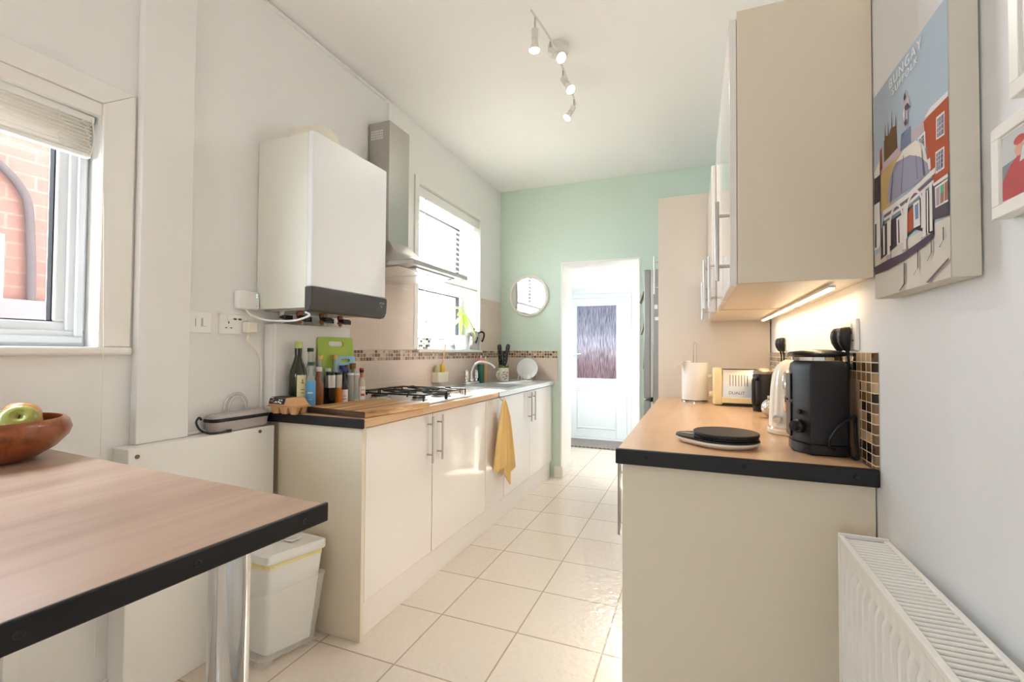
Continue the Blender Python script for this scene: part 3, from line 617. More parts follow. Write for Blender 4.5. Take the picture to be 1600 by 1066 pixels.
tag(obj('clear_hose', b, frosted('clear_tube', (225, 225, 218), .35, .2)), 'coiled pale hose looped up behind the grey case', 'hose')

# ------------------------------------------------------------------ right run
t = thing('base_cabinet', 'cream base cabinet under the right worktop, its plain end panel facing out', 'cabinet', (.1, 2.0, 0))
b = B(); b.box(-.178, XR - .004, 1.3925, 3.03, .15, .862); obj('carcass', b, M_creamp, t, smooth=False)
obj('end_panel', B().box(-.198, XR - .003, 1.372, 1.392, .0005, .862), M_creamp, t, bevel=.0015)
obj('plinth', B().box(-.16, -.145, 1.393, 3.03, .0005, .149), M_cream, t, smooth=False)
for i, (d0, d1, h) in enumerate(((1.395, 1.94, 1.56), (1.943, 2.48, 2.44), (2.483, 3.028, 2.525))):
    d = obj('door', B().box(-.198, -.179, d0, d1, .151, .858), M_cream, t, bevel=.002)
    rect_handle(d, -.198, h, .578, .822, (-1, 0), .036)
t = thing('worktop', 'right beech-look kitchen worktop holding the kettle and toaster', 'worktop', (.1, 2.2, .863))
obj('slab', B().box(-.212, XR - .0085, 1.362, 3.033, .864, .9), M_top, t, bevel=.005, seg=3)
e_ = obj('end_strip', B().box(-.214, XR - .001, 1.348, 1.3615, .859, .902), M_black, t, bevel=.003, label='black end strip')
for x in (-.13, .12, .36): obj('screw', B().lathe((x, 1.348, .881), [(.002, .003), (.0045, .003), (.006, 0)], 14, axis=(0, -1, 0)), M_blackpl, e_)
# wall cupboards
UB, UT = 1.364, 2.104
def wall_unit(y0, y1, fx, doors, label, UT=UT):
    t = thing('wall_cabinet', label, 'cabinet', (.25, (y0 + y1) / 2, UB), 'right wall cabinets')
    c0 = fx + .0185
    b = B(); b.box(c0, XR - .003, y0, y0 + .018, UB, UT); obj('end_panel', b, M_creamp, t, bevel=.001)
    b = B(); b.box(c0, XR - .003, y0 + .0185, y1 - .001, UB + .004, UT - .001); obj('carcass', b, mat('cupboard_base_white', (236, 228, 214), .3), t, smooth=False)
    for d0, d1, h in doors:
        d = obj('door', B().box(fx, fx + .0175, d0, d1, UB - .004, UT - .02), M_cream, t, bevel=.002)
        rect_handle(d, fx, h, UB + .014, UB + .235, (-1, 0), .03, .006)
    return t
wall_unit(1.37, 2.235, .087, [(1.369, 1.80, 1.405), (1.803, 2.233, 2.20)], 'nearest cream wall cabinet over the kettle, broad side panel facing out')
wall_unit(2.236, 3.03, .069, [(2.238, 2.63, 2.275), (2.633, 3.028, 2.99)], 'far cream wall cabinet next to the tall larder', 2.035)
t = thing('strip_light', 'glowing strip light under the right wall cabinets', 'strip light', (.35, 2.15, UB))
b = B(); b.box(.335, .352, 1.475, 2.86, UB - .008, UB - .0005); obj('housing', b, M_white, t, bevel=.001)
M_led = mat('warm_led', (255, 230, 190), .5, emit=(255, 214, 160), estr=4)
for k in range(4):
    b = B(); b.box(.337, .350, 1.48 + k * .345, 1.815 + k * .345, UB - .0125, UB - .0082); obj('led_bar', b, M_led, t, smooth=False)
lamp('strip_glow', 'AREA', (.343, 2.165, UB - .014), (.343, 2.165, 0), .85, (1, .76, .48), t, shape='RECTANGLE', size=.012, size_y=1.36).matrix_parent_inverse = Matrix.Translation(-Vector(t.location))
# larder and fridge
t = thing('larder_unit', 'tall cream larder cabinet closing the right run', 'cabinet', (.1, 3.3, 0))
obj('side_panel', B().box(-.216, XR - .006, 3.037, 3.056, .0005, 2.15), mat('larder_panel', (230, 220, 207), .3), t, bevel=.001)
obj('carcass', B().box(-.19, XR - .006, 3.0565, 3.575, .1, 2.15), M_creamp, t, smooth=False)
obj('door', B().box(-.214, -.1905, 3.058, 3.573, .1, 1.25), M_cream, t, bevel=.002)
d = obj('door', B().box(-.214, -.1905, 3.058, 3.573, 1.253, 2.15), M_cream, t, bevel=.002)
rect_handle(d, -.214, 3.27, 1.575, 1.83, (-1, 0), .044)
t = thing('fridge_freezer', 'tall silver fridge freezer beyond the cream larder, edge on', 'fridge', (0, 3.9, 0))
obj('body', B().box(-.296, XR - .03, 3.605, 4.185, .04, 1.80), M_fridge, t, bevel=.006)
for z0, z1 in ((.83, 1.80), (.05, .815)):
    d = obj('door', B().box(-.362, -.312, 3.603, 4.187, z0, z1), M_fridge, t, bevel=.01, seg=3)
    obj('gasket', B().box(-.3115, -.2965, 3.612, 4.178, z0 + .01, z1 - .01), mat('gasket_white', (225, 222, 216), .5), d, smooth=False, label='white door seal')
b = B()
for x in (-.26, .34):
    for y in (3.64, 4.15): b.cyl((x, y, .001), (x, y, .0405), .02)
obj('foot', b, M_blackpl, t)
b = B(); b.box(-.285, -.262, 3.602, 3.6045, 1.50, 1.532); b.box(-.28, -.255, 3.585, 3.6045, 1.415, 1.44)
tag(obj('magnetic_hook', b, M_white, bevel=.002), 'white magnetic hook on the near side of the fridge', 'hook')
def slip(name, label, y0, y1, z0, z1, col, tilt):
    b = B(); zc = (z0 + z1) / 2; yc = (y0 + y1) / 2
    pts = []
    for k in range(7):
        u = k / 6; pts.append((-.3635 - .028 * (u ** 2) * tilt, u))
    for k in range(6):
        x0, u0 = pts[k]; x1, u1 = pts[k + 1]
        za, zb = z1 + (z0 - z1) * u0, z1 + (z0 - z1) * u1
        b.faces([(x0, y0, za), (x0, y1, za), (x1, y1, zb), (x1, y0, zb), (x0 - .0012, y0, za), (x0 - .0012, y1, za), (x1 - .0012, y1, zb), (x1 - .0012, y0, zb)], [(0, 1, 2, 3), (7, 6, 5, 4), (0, 4, 5, 1), (1, 5, 6, 2), (2, 6, 7, 3), (3, 7, 4, 0)])
    tag(obj(name, b, mat(name + '_paper', col, .8)), label, 'paper')
slip('note_paper', 'cream note pinned high on the fridge door', 3.66, 3.80, 1.56, 1.70, (240, 230, 208), 1.3)
slip('postcard', 'pink and white postcard midway on the fridge door', 3.64, 3.74, 1.31, 1.43, (238, 214, 208), .9)
slip('leaflet', 'pale leaflet low on the fridge door', 3.64, 3.76, 1.05, 1.22, (232, 226, 206), .3)
# ------------------------------------------------------------------ breakfast bar in the left foreground
t = thing('breakfast_bar', 'wood-look breakfast bar with black screwed edge and chrome leg', 'table', (-1.2, 0, .864))
P0 = Vector((-.630, .664, 0)); e1 = Vector((.058, .998, 0)).normalized(); outn = Vector((e1.y, -e1.x, 0))
P1 = P0 - e1 * 1.46
b = B(); b.prism([(P0.x, P0.y, .864), (-1.797, .735, .864), (-1.797, -.80, .864), (P1.x, P1.y, .864)], (0, 0, .036))
obj('top', b, M_bar, t, bevel=.003)
b = B(); A = P0 + outn * .0003 + e1 * .004; D = P1 + outn * .0003
b.prism([(A.x, A.y, .8675), (D.x, D.y, .8675), (D.x + outn.x * .007, D.y + outn.y * .007, .8675), (A.x + outn.x * .007, A.y + outn.y * .007, .8675)], (0, 0, .034))
e_ = obj('edge_strip', b, M_black, t, bevel=.0025, label='black screwed edge strip')
for yy in (.614, .438, .262, -.05, -.4):
    q_ = P0 + e1 * ((yy - P0.y) / e1.y) + outn * .0073
    b = B(); b.lathe((q_.x, q_.y, .8845), [(.0015, .0006), (.0042, .0015), (.0055, 0)], 14, axis=outn); obj('screw', b, M_blackpl, e_)
lc = (-.704, .538)
b = B(); b.lathe((*lc, .0005), [(.03, 0), (.03, .8575)], 40); lg = obj('leg', b, M_chrome, t, label='chrome tube leg')
b = B(); b.lathe((*lc, .857), [(.031, 0), (.034, .0015), (.036, .0065)], 32); obj('flange', b, M_chrome, lg)
b = B(); b.lathe((-1.0, -.55, .0005), [(.03, 0), (.03, .863)], 32); obj('leg', b, M_chrome, t, label='chrome tube leg')
b = B(); b.box(-1.784, -1.752, .678, .712, .0005, .8635); obj('support_batten', b, M_trim, t, bevel=.002, label='pale batten leg by the wall')
# fruit bowl
b = B(); b.lathe((-1.61, .57, .9012), [(.0, .0), (.085, 0), (.098, .004), (.135, .028), (.158, .055), (.164, .074), (.158, .093), (.148, .102), (.144, .1015), (.146, .088), (.148, .072), (.138, .05), (.10, .022), (.0, .014)], 56, caps=False)
tag(obj('fruit_bowl', b, M_bowl), 'round dark wooden fruit bowl on the breakfast bar', 'bowl')
def apple_mat(name, base, blush, bias):
    m = mat(name, base, .25); n, l, bb = nt(m); v = pos(n, l, (22, 22, 9)); ns = n.new('ShaderNodeTexNoise'); ns.inputs['Scale'].default_value = 1; ns.inputs['Detail'].default_value = 3; l.new(v, ns.inputs['Vector'])
    r = ramp(n, [(bias - .12, base), (bias + .14, blush)]); l.new(ns.outputs['Fac'], r.inputs['Fac']); l.new(r.outputs['Color'], bb.inputs['Base Color']); return m
def apple(c, r, m, axis, label, grp=None):
    t = thing('apple', label, 'apple', c)
    prof = [(0, -.72), (.18, -.80), (.45, -.84), (.78, -.6), (.97, -.2), (1.0, .15), (.9, .52), (.66, .78), (.38, .84), (.16, .72), (.05, .58), (0, .54)]
    b = B(); b.lathe(c, [(x * r, z * r) for x, z in prof], 28, axis=axis, caps=False); obj('fruit', b, m, t, sub=1)
    ax = Vector(axis).normalized(); b = B(); b.tube([Vector(c) + ax * r * .55, Vector(c) + ax * r * .78 + Vector((0, .002, .002))], .0014, 6); obj('stem', b, mat('apple_stem', (86, 66, 40), .8), t)
apple((-1.575, .625, .990), .045, apple_mat('green_apple', (150, 152, 74), (186, 160, 92), .6), (.62, -.25, .55), 'large green apple at the bowl rim, stalk dimple facing out')
apple((-1.641, .655, .998), .041, apple_mat('blush_apple', (214, 158, 96), (196, 92, 62), .5), (-.3, .3, .9), 'orange-blushed apple tucked behind the green apple')
apple((-1.625, .548, .988), .042, apple_mat('red_apple', (190, 42, 52), (226, 120, 96), .56), (.2, -.1, .97), 'streaky red apple at the picture edge of the bowl')

# ------------------------------------------------------------------ plastic crate with a lidded bin in it
M_crate = frosted('clear_polypropylene', (240, 240, 237), .80, .25)
t = thing('storage_crate', 'translucent plastic crate on the floor by the end panel', 'crate', (-1.56, 1.37, 0))
bot = [(-1.485, 1.268), (-1.428, 1.470), (-1.665, 1.478), (-1.69, 1.287)]; top = [(-1.447, 1.228), (-1.388, 1.482), (-1.690, 1.497), (-1.708, 1.245)]
lerp = lambda a, c, u: (a[0] + (c[0] - a[0]) * u, a[1] + (c[1] - a[1]) * u)
def loft(u, z, inset=0.0, n=5, r=.02):
    cs = [Vector((*lerp(p, q_, u), 0)) for p, q_ in zip(bot, top)]; cen = sum(cs, Vector()) / 4
    cs = [c_ + (cen - c_).normalized() * inset for c_ in cs]; out = []
    for i in range(4):
        p, pa, pb = cs[i], cs[i - 1], cs[(i + 1) % 4]; a0 = p + (pa - p).normalized() * r; a1 = p + (pb - p).normalized() * r
        for k in range(n):
            s_ = k / (n - 1); q_ = a0 * (1 - s_) ** 2 + p * 2 * s_ * (1 - s_) + a1 * s_ ** 2; out.append((q_.x, q_.y, z))
    return out
b = B(); b.frame_rings([loft(0, .022, .004), loft(0, .016), loft(.1, .04), loft(1, .278), loft(1.02, .284, -.004), loft(1.02, .287, -.004), loft(1, .287, .003), loft(.1, .04, .003), loft(0, .019, .006)], True)
obj('body', b, M_crate, t)
for p in bot:
    c_ = Vector((-1.567, 1.376)); pv = Vector(p); d_ = (c_ - pv); q_ = pv + d_ * .16
    b = B(); b.box(q_.x - .024, q_.x + .024, q_.y - .022, q_.y + .022, .0008, .0155); obj('foot', b, M_crate, t, bevel=.004)
t = thing('lidded_bin', 'white lidded bin standing inside the translucent crate', 'bin', (-1.52, 1.38, .025))
fb = [(-1.500, 1.300), (-1.443, 1.462), (-1.56, 1.47), (-1.617, 1.305)]; ft = [(-1.474, 1.280), (-1.409, 1.486), (-1.575, 1.492), (-1.640, 1.29)]
bot_, top_ = bot, top; bot, top = fb, ft
b = B(); b.frame_rings([loft(0, .026, 0, 5, .015), loft(1, .376, 0, 5, .015)]); obj('body', b, M_white, t)
b = B(); b.frame_rings([loft(1, .3765, -.010, 5, .018), loft(1, .380, -.014, 5, .018), loft(1, .408, -.014, 5, .018), loft(1, .413, -.008, 5, .018), loft(1, .4125, .012, 5, .012), loft(1, .409, .016, 5, .012)]); ld = obj('lid', b, M_white, t)
b = B(); b.box(-1.535, -1.49, 1.40, 1.452, .4135, .4185); obj('lid_grip', b, M_white, ld, bevel=.003)
b = B(); r0 = loft(1, .366, -.003, 12, .02); rings = []
for k, (zz, ins) in enumerate(((.373, -.003), (.367, -.006), (.359, -.004))):
    rg = loft(1, zz, ins, 12, .03); rings.append([(x, y, z + (0 if k < 2 else .007 * math.sin(i * 1.7) + .004 * math.sin(i * 4.1))) for i, (x, y, z) in enumerate(rg)])
b.frame_rings(rings, False); obj('bin_liner', b, mat('yellow_liner', (240, 230, 158), .5), t, label='pale yellow bin liner edge')
bot, top = bot_, top_

# ------------------------------------------------------------------ egg carton, boards
t = thing('egg_carton', 'brown six-egg carton at the near corner of the left worktop', 'egg carton', (-1.64, 1.52, .9))
M_pulp = mat('paper_pulp', (206, 158, 112), .9, bump=(220, .4, .002))
kx0, kx1, ky0, ky1 = -1.722, -1.565, 1.478, 1.556
b = B()
for i in range(3):
    for j in range(2):
        x = kx0 + .027 + i * .0515; y = ky0 + .0205 + j * .037
        b.frame_rings([[(x + sx * w, y + sy * w * .72, z) for sx, sy in ((-1, -.6), (-.6, -1), (.6, -1), (1, -.6), (1, .6), (.6, 1), (-.6, 1), (-1, .6))] for w, z in ((.013, .9025), (.017, .908), (.0255, .934))])
b.box(kx0 - .004, kx1 + .004, ky0 - .004, ky1 + .004, .9335, .937); obj('tray', b, M_pulp, t)
b = B(); b.frame_rings([[(x0, y0, z), (x1, y0, z), (x1, y1, z), (x0, y1, z)] for x0, x1, y0, y1, z in ((kx0 - .004, kx1 + .004, ky0 - .004, ky1 + .004, .9373), (kx0 + .003, kx1 - .003, ky0 + .002, ky1 - .002, .945), (kx0 + .012, kx1 - .012, ky0 + .010, ky1 - .010, .968), (kx0 + .02, kx1 - .02, ky0 + .018, ky1 - .018, .972))])
l_ = obj('lid', b, M_pulp, t, bevel=.005)
b = B(); x0, x1 = kx0 + .004, kx0 + .092
b.faces([(x0, ky0 + .0012, .9455), (x1, ky0 + .0012, .9455), (x1, ky0 + .0095, .9685), (x0, ky0 + .0095, .9685), (x0, ky0 - .001, .9455), (x1, ky0 - .001, .9455), (x1, ky0 + .0075, .969), (x0, ky0 + .0075, .969)], [(4, 5, 6, 7), (0, 1, 5, 4), (3, 2, 6, 7), (0, 4, 7, 3), (1, 2, 6, 5)])
b.box(x0, x1, ky0 + .0095, ky1 - .010, .9725, .9735); s_ = obj('label', b, mat('carton_print', (52, 50, 52), .6), l_, label='dark printed carton label')
b = B()
for xx, zz, w in ((.045, .952, .006), (.06, .953, .006), (.072, .95, .005), (.062, .962, .004), (.075, .961, .004)): b.cyl((kx0 + xx, ky0 + .0005 + (zz - .9455) * .36 - .0012, zz), (kx0 + xx, ky0 + (zz - .9455) * .36 - .0016, zz), w, n=14)
obj('print_dots', b, mat('print_white', (228, 226, 222), .6), s_)
b = B()
for xx, zz, w in ((.012, .957, .014), (.03, .951, .01), (.022, .964, .009)): b.box(kx0 + xx, kx0 + xx + w, ky0 + (zz - .9455) * .36 - .0017, ky0 + (zz - .9455) * .36 - .001, zz - .002, zz + .003)
obj('print_blocks', b, mat('print_tan', (190, 120, 84), .6), s_, smooth=False)

cb = thing('cutting_board', 'long wooden cutting board at the near end of the left worktop', 'board', (-1.4, 1.75, .901))
c4 = [Vector(v_) for v_ in ((-1.605, 1.584, .9012), (-1.252, 1.536, .9012), (-1.210, 1.962, .9012), (-1.563, 2.010, .9012))]
b = B(); b.prism(c4, (0, 0, .0265)); obj('plank', b, M_board, cb, bevel=.003, seg=2)
b = B(); n_ = (c4[0] - c4[3]).normalized(); b.prism([c4[0] + n_ * .0002 + Vector((0, 0, .001)), c4[1] + n_ * .0002 + Vector((0, 0, .001)), c4[1] + n_ * .0006 + Vector((0, 0, .001)), c4[0] + n_ * .0006 + Vector((0, 0, .001))], (0, 0, .0245)); obj('end_grain', b, M_boarddark, cb, smooth=False, label='dark end grain')

def hang_board(name, label, x, y0, y1, z0, z1, th, m, slot, lean=0):
    """board standing nearly upright on its edge with a handle slot, leaning on the casing"""
    b = B(); r = .014; sw, sh, sd = slot; yc = (y0 + y1) / 2; zs = z1 - sd
    outer = []
    for cy, cz, a0 in ((y1 - r, z1 - r, 0), (y0 + r, z1 - r, 90), (y0 + r, z0 + r, 180), (y1 - r, z0 + r, 270)):
        for k in range(5): a = math.radians(a0 + 22.5 * k); outer.append((cy + r * math.cos(a), cz + r * math.sin(a)))
    inner = []
    for cy, cz, a0 in ((yc + sw / 2 - sh / 2, zs, 0), (yc - sw / 2 + sh / 2, zs, 90), (yc - sw / 2 + sh / 2, zs, 180), (yc + sw / 2 - sh / 2, zs, 270)):
        for k in range(5): a = math.radians(a0 + 22.5 * k); inner.append((cy + sh / 2 * math.cos(a), cz + sh / 2 * math.sin(a)))
    f = lambda pt, off: (x + off + (z1 - pt[1]) * lean, pt[0], pt[1])
    b.frame_rings([[f(p, 0) for p in outer], [f(p, th) for p in outer], [f(p, th) for p in inner], [f(p, 0) for p in inner]], False, True)
    return tag(obj(name, b, m), label, 'board')
M_lime = mat('lime_plastic', (164, 190, 66), .4); M_sky = mat('pale_blue_plastic', (150, 200, 222), .4)
hang_board('chopping_board', 'lime green chopping board leaning on the white casing', -1.724, 1.752, 2.0, .9035, 1.244, .006, M_lime, (.105, .026, .034), .06)
hang_board('chopping_board', 'pale blue chopping board in front of the lime green board', -1.7045, 1.85, 2.0, .9035, 1.148, .005, M_sky, (.07, .018, .024), .03)

# ------------------------------------------------------------------ bottles behind the cutting board
G_olive = mat('dark_olive_glass', (40, 42, 20), .08, spec=.6); 
def clear_glass(name, rgb, a=.5): 
    return frosted(name, rgb, a, .06)
G_clear = clear_glass('clear_glass', (205, 210, 208), .62); G_amber = mat('amber_sauce', (122, 74, 40), .12); G_honey = mat('orange_oil', (196, 112, 34), .12)
G_dark = mat('dark_vinegar', (24, 20, 20), .1); G_brown = mat('brown_sauce', (70, 42, 34), .15); G_red = mat('red_bottle', (170, 34, 34), .2)
C_green = mat('dark_green_cap', (44, 74, 62), .4); C_gold = mat('gold_cap', (200, 160, 92), .35, .6); C_blue = mat('navy_cap', (36, 42, 120), .4); C_white = mat('white_cap', (232, 232, 228), .4)
C_red = mat('red_cap', (214, 52, 48), .4); C_cork = mat('cork_cap', (140, 104, 62), .7); C_lime = mat('lime_foil', (186, 200, 108), .4)
L_cream = mat('cream_label', (222, 212, 168), .7); L_blue = mat('blue_label', (88, 158, 206), .6); L_white = mat('white_label', (226, 222, 214), .7); L_red = mat('red_print', (190, 60, 52), .6); L_grey = mat('grey_print', (96, 94, 92), .6); L_green = mat('green_print', (58, 80, 44), .6)
def bottle(label, x, y, r, zt, glass, cap, shape='wine', capr=None, caph=.022, lab=None, fill=None, collar=None, neck=.42):
    t = thing('bottle', label, 'bottle', (x, y, .9012), 'bottles and jars behind the cutting board'); z0 = .9012; H = zt - z0; hb = H - caph; nr = r * neck
    if shape == 'wine': prof = [(r * .9, 0), (r, .006), (r, hb * .56), (r * .93, hb * .64), (nr * 1.25, hb * .8), (nr, hb * .86), (nr, hb)]
    elif shape == 'sauce': prof = [(r * .9, 0), (r, .005), (r, hb * .62), (r * .8, hb * .72), (nr, hb * .84), (nr, hb)]
    elif shape == 'jar': prof = [(r * .9, 0), (r, .005), (r, hb * .86), (r * .75, hb * .95), (r * .72, hb)]
    else: prof = [(r * .95, 0), (r, .004), (r, hb)]
    b = B(); b.lathe((x, y, z0), prof, 26); bd = obj('body', b, glass, t)
    if fill:
        m, f0, f1 = fill; b = B(); b.lathe((x, y, z0), [(r * .86, .004), (r * .92, .01), (r * .92, hb * f1)], 22); obj('contents', b, m, bd)
    cr = capr or nr * 1.15; b = B(); b.lathe((x, y, z0 + hb + .0003), [(cr, 0), (cr, caph * .9), (cr * .9, caph)], 22); obj('cap', b, cap, t, label=None)
    if collar: b = B(); b.lathe((x, y, z0 + hb * collar[1]), [(r * 1.02, 0), (r * 1.02, hb * (collar[2] - collar[1]))], 24); obj('collar', b, collar[0], t)
    if lab:
        m, a0, a1, z_0, z_1 = lab; b = B(); n = 10; rr_ = r * 1.015
        ang = [math.radians(a0 + (a1 - a0) * k / n) for k in range(n + 1)]
        vs = [(x + q_ * math.cos(a), y + q_ * math.sin(a), z) for q_ in (rr_, rr_ + .0006) for z in (z0 + H * z_0, z0 + H * z_1) for a in ang]; k = n + 1
        fs = []
        for i in range(n): fs += [(2 * k + i, 2 * k + i + 1, 3 * k + i + 1, 3 * k + i), (i, k + i, k + i + 1, i + 1)]
        b.faces(vs, fs); obj('label', b, m, bd)
    return t
def print_on(t, x, y, r, bits, m, name='print'):
    b = B()
    for a, z, w, h in bits:
        q_ = math.radians(a); rr_ = r * 1.015 + .0008; M_ = Matrix.Translation((x + rr_ * math.cos(q_), y + rr_ * math.sin(q_), z)) @ Matrix.Rotation(q_, 4, 'Z'); b.box(0, .0005, -w / 2, w / 2, -h / 2, h / 2, M_)
    bd = [c_ for c_ in t.children if c_.name.startswith('body')][0]; obj(name, b, m, bd, smooth=False)
VIEW = -42
t = bottle('tall dark green oil bottle with lime foil cap, leftmost of the bottles', -1.683, 1.602, .0375, 1.216, G_olive, C_lime, 'wine', .017, .03, (L_cream, -50, 20, .1, .52)); print_on(t, -1.683, 1.602, .0375, [(-15, 1.03, .012, .004), (-15, 1.04, .004, .012), (-15, 1.0, .016, .003), (-15, .985, .014, .003)], L_green)
bottle('tall clear bottle with dark green cap, next to the oil bottle', -1.689, 1.679, .026, 1.187, G_clear, C_green, 'wine', .0145, .018)
t = bottle('squat clear bottle with green cap and bright blue label', -1.626, 1.622, .0215, 1.123, G_clear, C_green, 'sauce', .0155, .016, (L_blue, -110, 15, .12, .62), (G_brown, 0, .25)); print_on(t, -1.626, 1.622, .0215, [(-50, .985, .022, .006), (-50, .955, .02, .002)], L_white)
bottle('clear bottle with gold cap in front of the lime board edge', -1.690, 1.741, .024, 1.154, G_clear, C_gold, 'wine', .013, .02)
bottle('brown sauce bottle with translucent cap beside the blue-labelled bottle', -1.643, 1.682, .0255, 1.098, G_amber, mat('clear_cap', (206, 196, 188), .3), 'sauce', .0165, .02)
bottle('brown jar bottle with plain white cap', -1.679, 1.783, .0215, 1.089, G_brown, C_white, 'sauce', .0135, .016, (L_white, -60, 0, .25, .45))
bottle('clear bottle with gold cap rising before the lime board', -1.681, 1.832, .022, 1.153, G_clear, C_gold, 'wine', .013, .02)
bottle('dark vinegar bottle with silver collar and black top', -1.640, 1.757, .0235, 1.071, G_dark, M_blackpl, 'cyl', .020, .014, collar=(M_steel, .62, 1.0))
bottle('small navy-capped bottle behind the silver-collared vinegar', -1.683, 1.822 + .062, .0165, 1.100, G_clear, C_blue, 'sauce', .013, .02)
bottle('dark bottle with tall cork-brown cap', -1.685, 1.925, .0175, 1.101, G_brown, C_cork, 'sauce', .0125, .026)
bottle('amber oil bottle with silver collar, right of the dark vinegar', -1.640, 1.808, .0195, 1.069, G_honey, M_blackpl, 'cyl', .017, .012, collar=(M_steel, .6, 1.0))
t = bottle('dark bottle with navy cap and pale label, before the blue board', -1.642, 1.853, .0195, 1.093, G_dark, C_blue, 'sauce', .0145, .022, (L_white, -80, 20, .08, .42)); print_on(t, -1.642, 1.853, .0195, [(-35, .95, .014, .003), (-35, .935, .018, .003)], L_red)
bottle('olive oil bottle with tall cork-brown cap before the blue board', -1.683, 1.967, .0195, 1.110, mat('yellow_oil', (176, 158, 60), .15), C_cork, 'wine', .014, .03)
bottle('slim plain glass tumbler bottle, first of the two clear cylinders', -1.640, 1.897, .0165, 1.062, G_clear, mat('clear_top', (225, 228, 228), .1), 'cyl', .017, .01)
bottle('slim plain glass bottle with pale contents, second of the two clear cylinders', -1.640, 1.938, .0165, 1.060, G_clear, mat('clear_top_b', (225, 228, 228), .1), 'cyl', .017, .01, fill=(C_white, 0, .18))
t = bottle('hot sauce bottle with black cap, orange neck and paper label', -1.640, 1.983, .0195, 1.075, clear_glass('pepper_sauce', (222, 206, 186), .25), M_blackpl, 'sauce', .011, .015, (L_white, -90, 20, .08, .5), collar=None); print_on(t, -1.64, 1.983, .0195, [(-35, .97, .018, .003), (-35, .945, .02, .012), (-35, .918, .012, .005)], L_red)
b = B(); b.lathe((-1.64, 1.983, 1.035), [(.0092, 0), (.0092, .024)], 18); obj('neck_band', b, mat('orange_band', (214, 118, 60), .5), t)
bottle('narrow red-capped bottle with red label, rightmost of the bottles', -1.672, 2.02, .0165, 1.082, clear_glass('clear_red', (214, 190, 184), .4), C_red, 'sauce', .0115, .018, (G_red, -100, 40, .05, .42))

# ------------------------------------------------------------------ sink side
t = thing('suction_caddy', 'small white suction caddy of washing-up brushes on the tiles', 'caddy', (-1.75, 3.0, .94))
b = B()
x0, x1, ya, yb_, za, zb = XL + .0095, -1.735, 2.925, 3.075, .945, 1.02
b.box(x0, x1, ya, yb_, za, za + .004); b.box(x0, x0 + .003, ya, yb_, za, zb + .01); b.box(x1 - .003, x1, ya, yb_, za, zb); b.box(x0, x1, ya, ya + .003, za, zb); b.box(x0, x1, yb_ - .003, yb_, za, zb)
obj('holder', b, M_offw, t, bevel=.002)
t = thing('dish_brush', 'wooden-handled dish brush with yellow head in the caddy', 'brush', (-1.76, 3.04, .95))
b = B(); b.tube([(-1.762, 3.035, 1.06), (-1.763, 3.05, 1.14), (-1.764, 3.07, 1.22)], .006, 10); b.ball((-1.764, 3.071, 1.222), .011, 8); obj('handle', b, mat('pale_wood_handle', (232, 196, 164), .6), t)
b = B(); b.lathe((-1.7615, 3.03, .962), [(.012, 0), (.018, .03), (.0205, .075), (.017, .105), (.006, .12)], 18, sx=1, sy=1.2); obj('bristle_head', b, mat('yellow_bristle', (236, 196, 78), .8, bump=(260, .8, .004)), t, label='yellow bristle head')
b = B(); b.box(-1.782, -1.75, 2.942, 2.985, .952, 1.075); tag(obj('sponge', b, mat('sage_sponge', (196, 198, 158), .9, bump=(180, .6, .003)), bevel=.01, seg=3), 'pale green sponge upright in the white caddy', 'sponge')
def pump(name, label, x, y, rx, ry, zt, m, capm, contents=None):
    t = thing(name, label, 'bottle', (x, y, .9025)); b = B(); z0 = .9025; H = zt - z0
    b.lathe((x, y, z0), [(.9, 0), (1, .006), (1, H * .72), (.85, H * .82), (.45, H * .86), (.45, H * .88)], 24, sx=rx, sy=ry)
    bm_ = b; obj('body', b, m, t)
    b = B(); b.lathe((x, y, z0 + H * .7), [(1.03, 0), (1.03, H * .05), (.9, H * .12), (.5, H * .17), (.5, H * .23)], 24, sx=rx, sy=ry); obj('cap', b, capm, t)
    b = B(); b.tube([(x, y, z0 + H * .93), (x, y, zt - .004), (x + .012, y - .02, zt)], .0045, 8); obj('nozzle', b, C_white, t)
    if contents: b = B(); b.lathe((x, y, z0 + .003), [(.93, 0), (.93, H * .33)], 20, sx=rx, sy=ry); obj('contents', b, contents, t)
    return t
def lathe_scaled(): pass
pump('soap_bottle', 'dark green washing-up liquid bottle with pink cap by the tap', -1.735, 3.64, .026, .036, 1.135, mat('green_soap', (30, 104, 78), .15), mat('pink_cap', (232, 150, 160), .4))
pump('soap_bottle', 'clear soap bottle with orange contents beside the green bottle', -1.735, 3.735, .022, .026, 1.125, clear_glass('clear_soap', (236, 200, 150), .4), mat('orange_cap', (240, 188, 110), .4), mat('orange_soap', (222, 140, 52), .3))
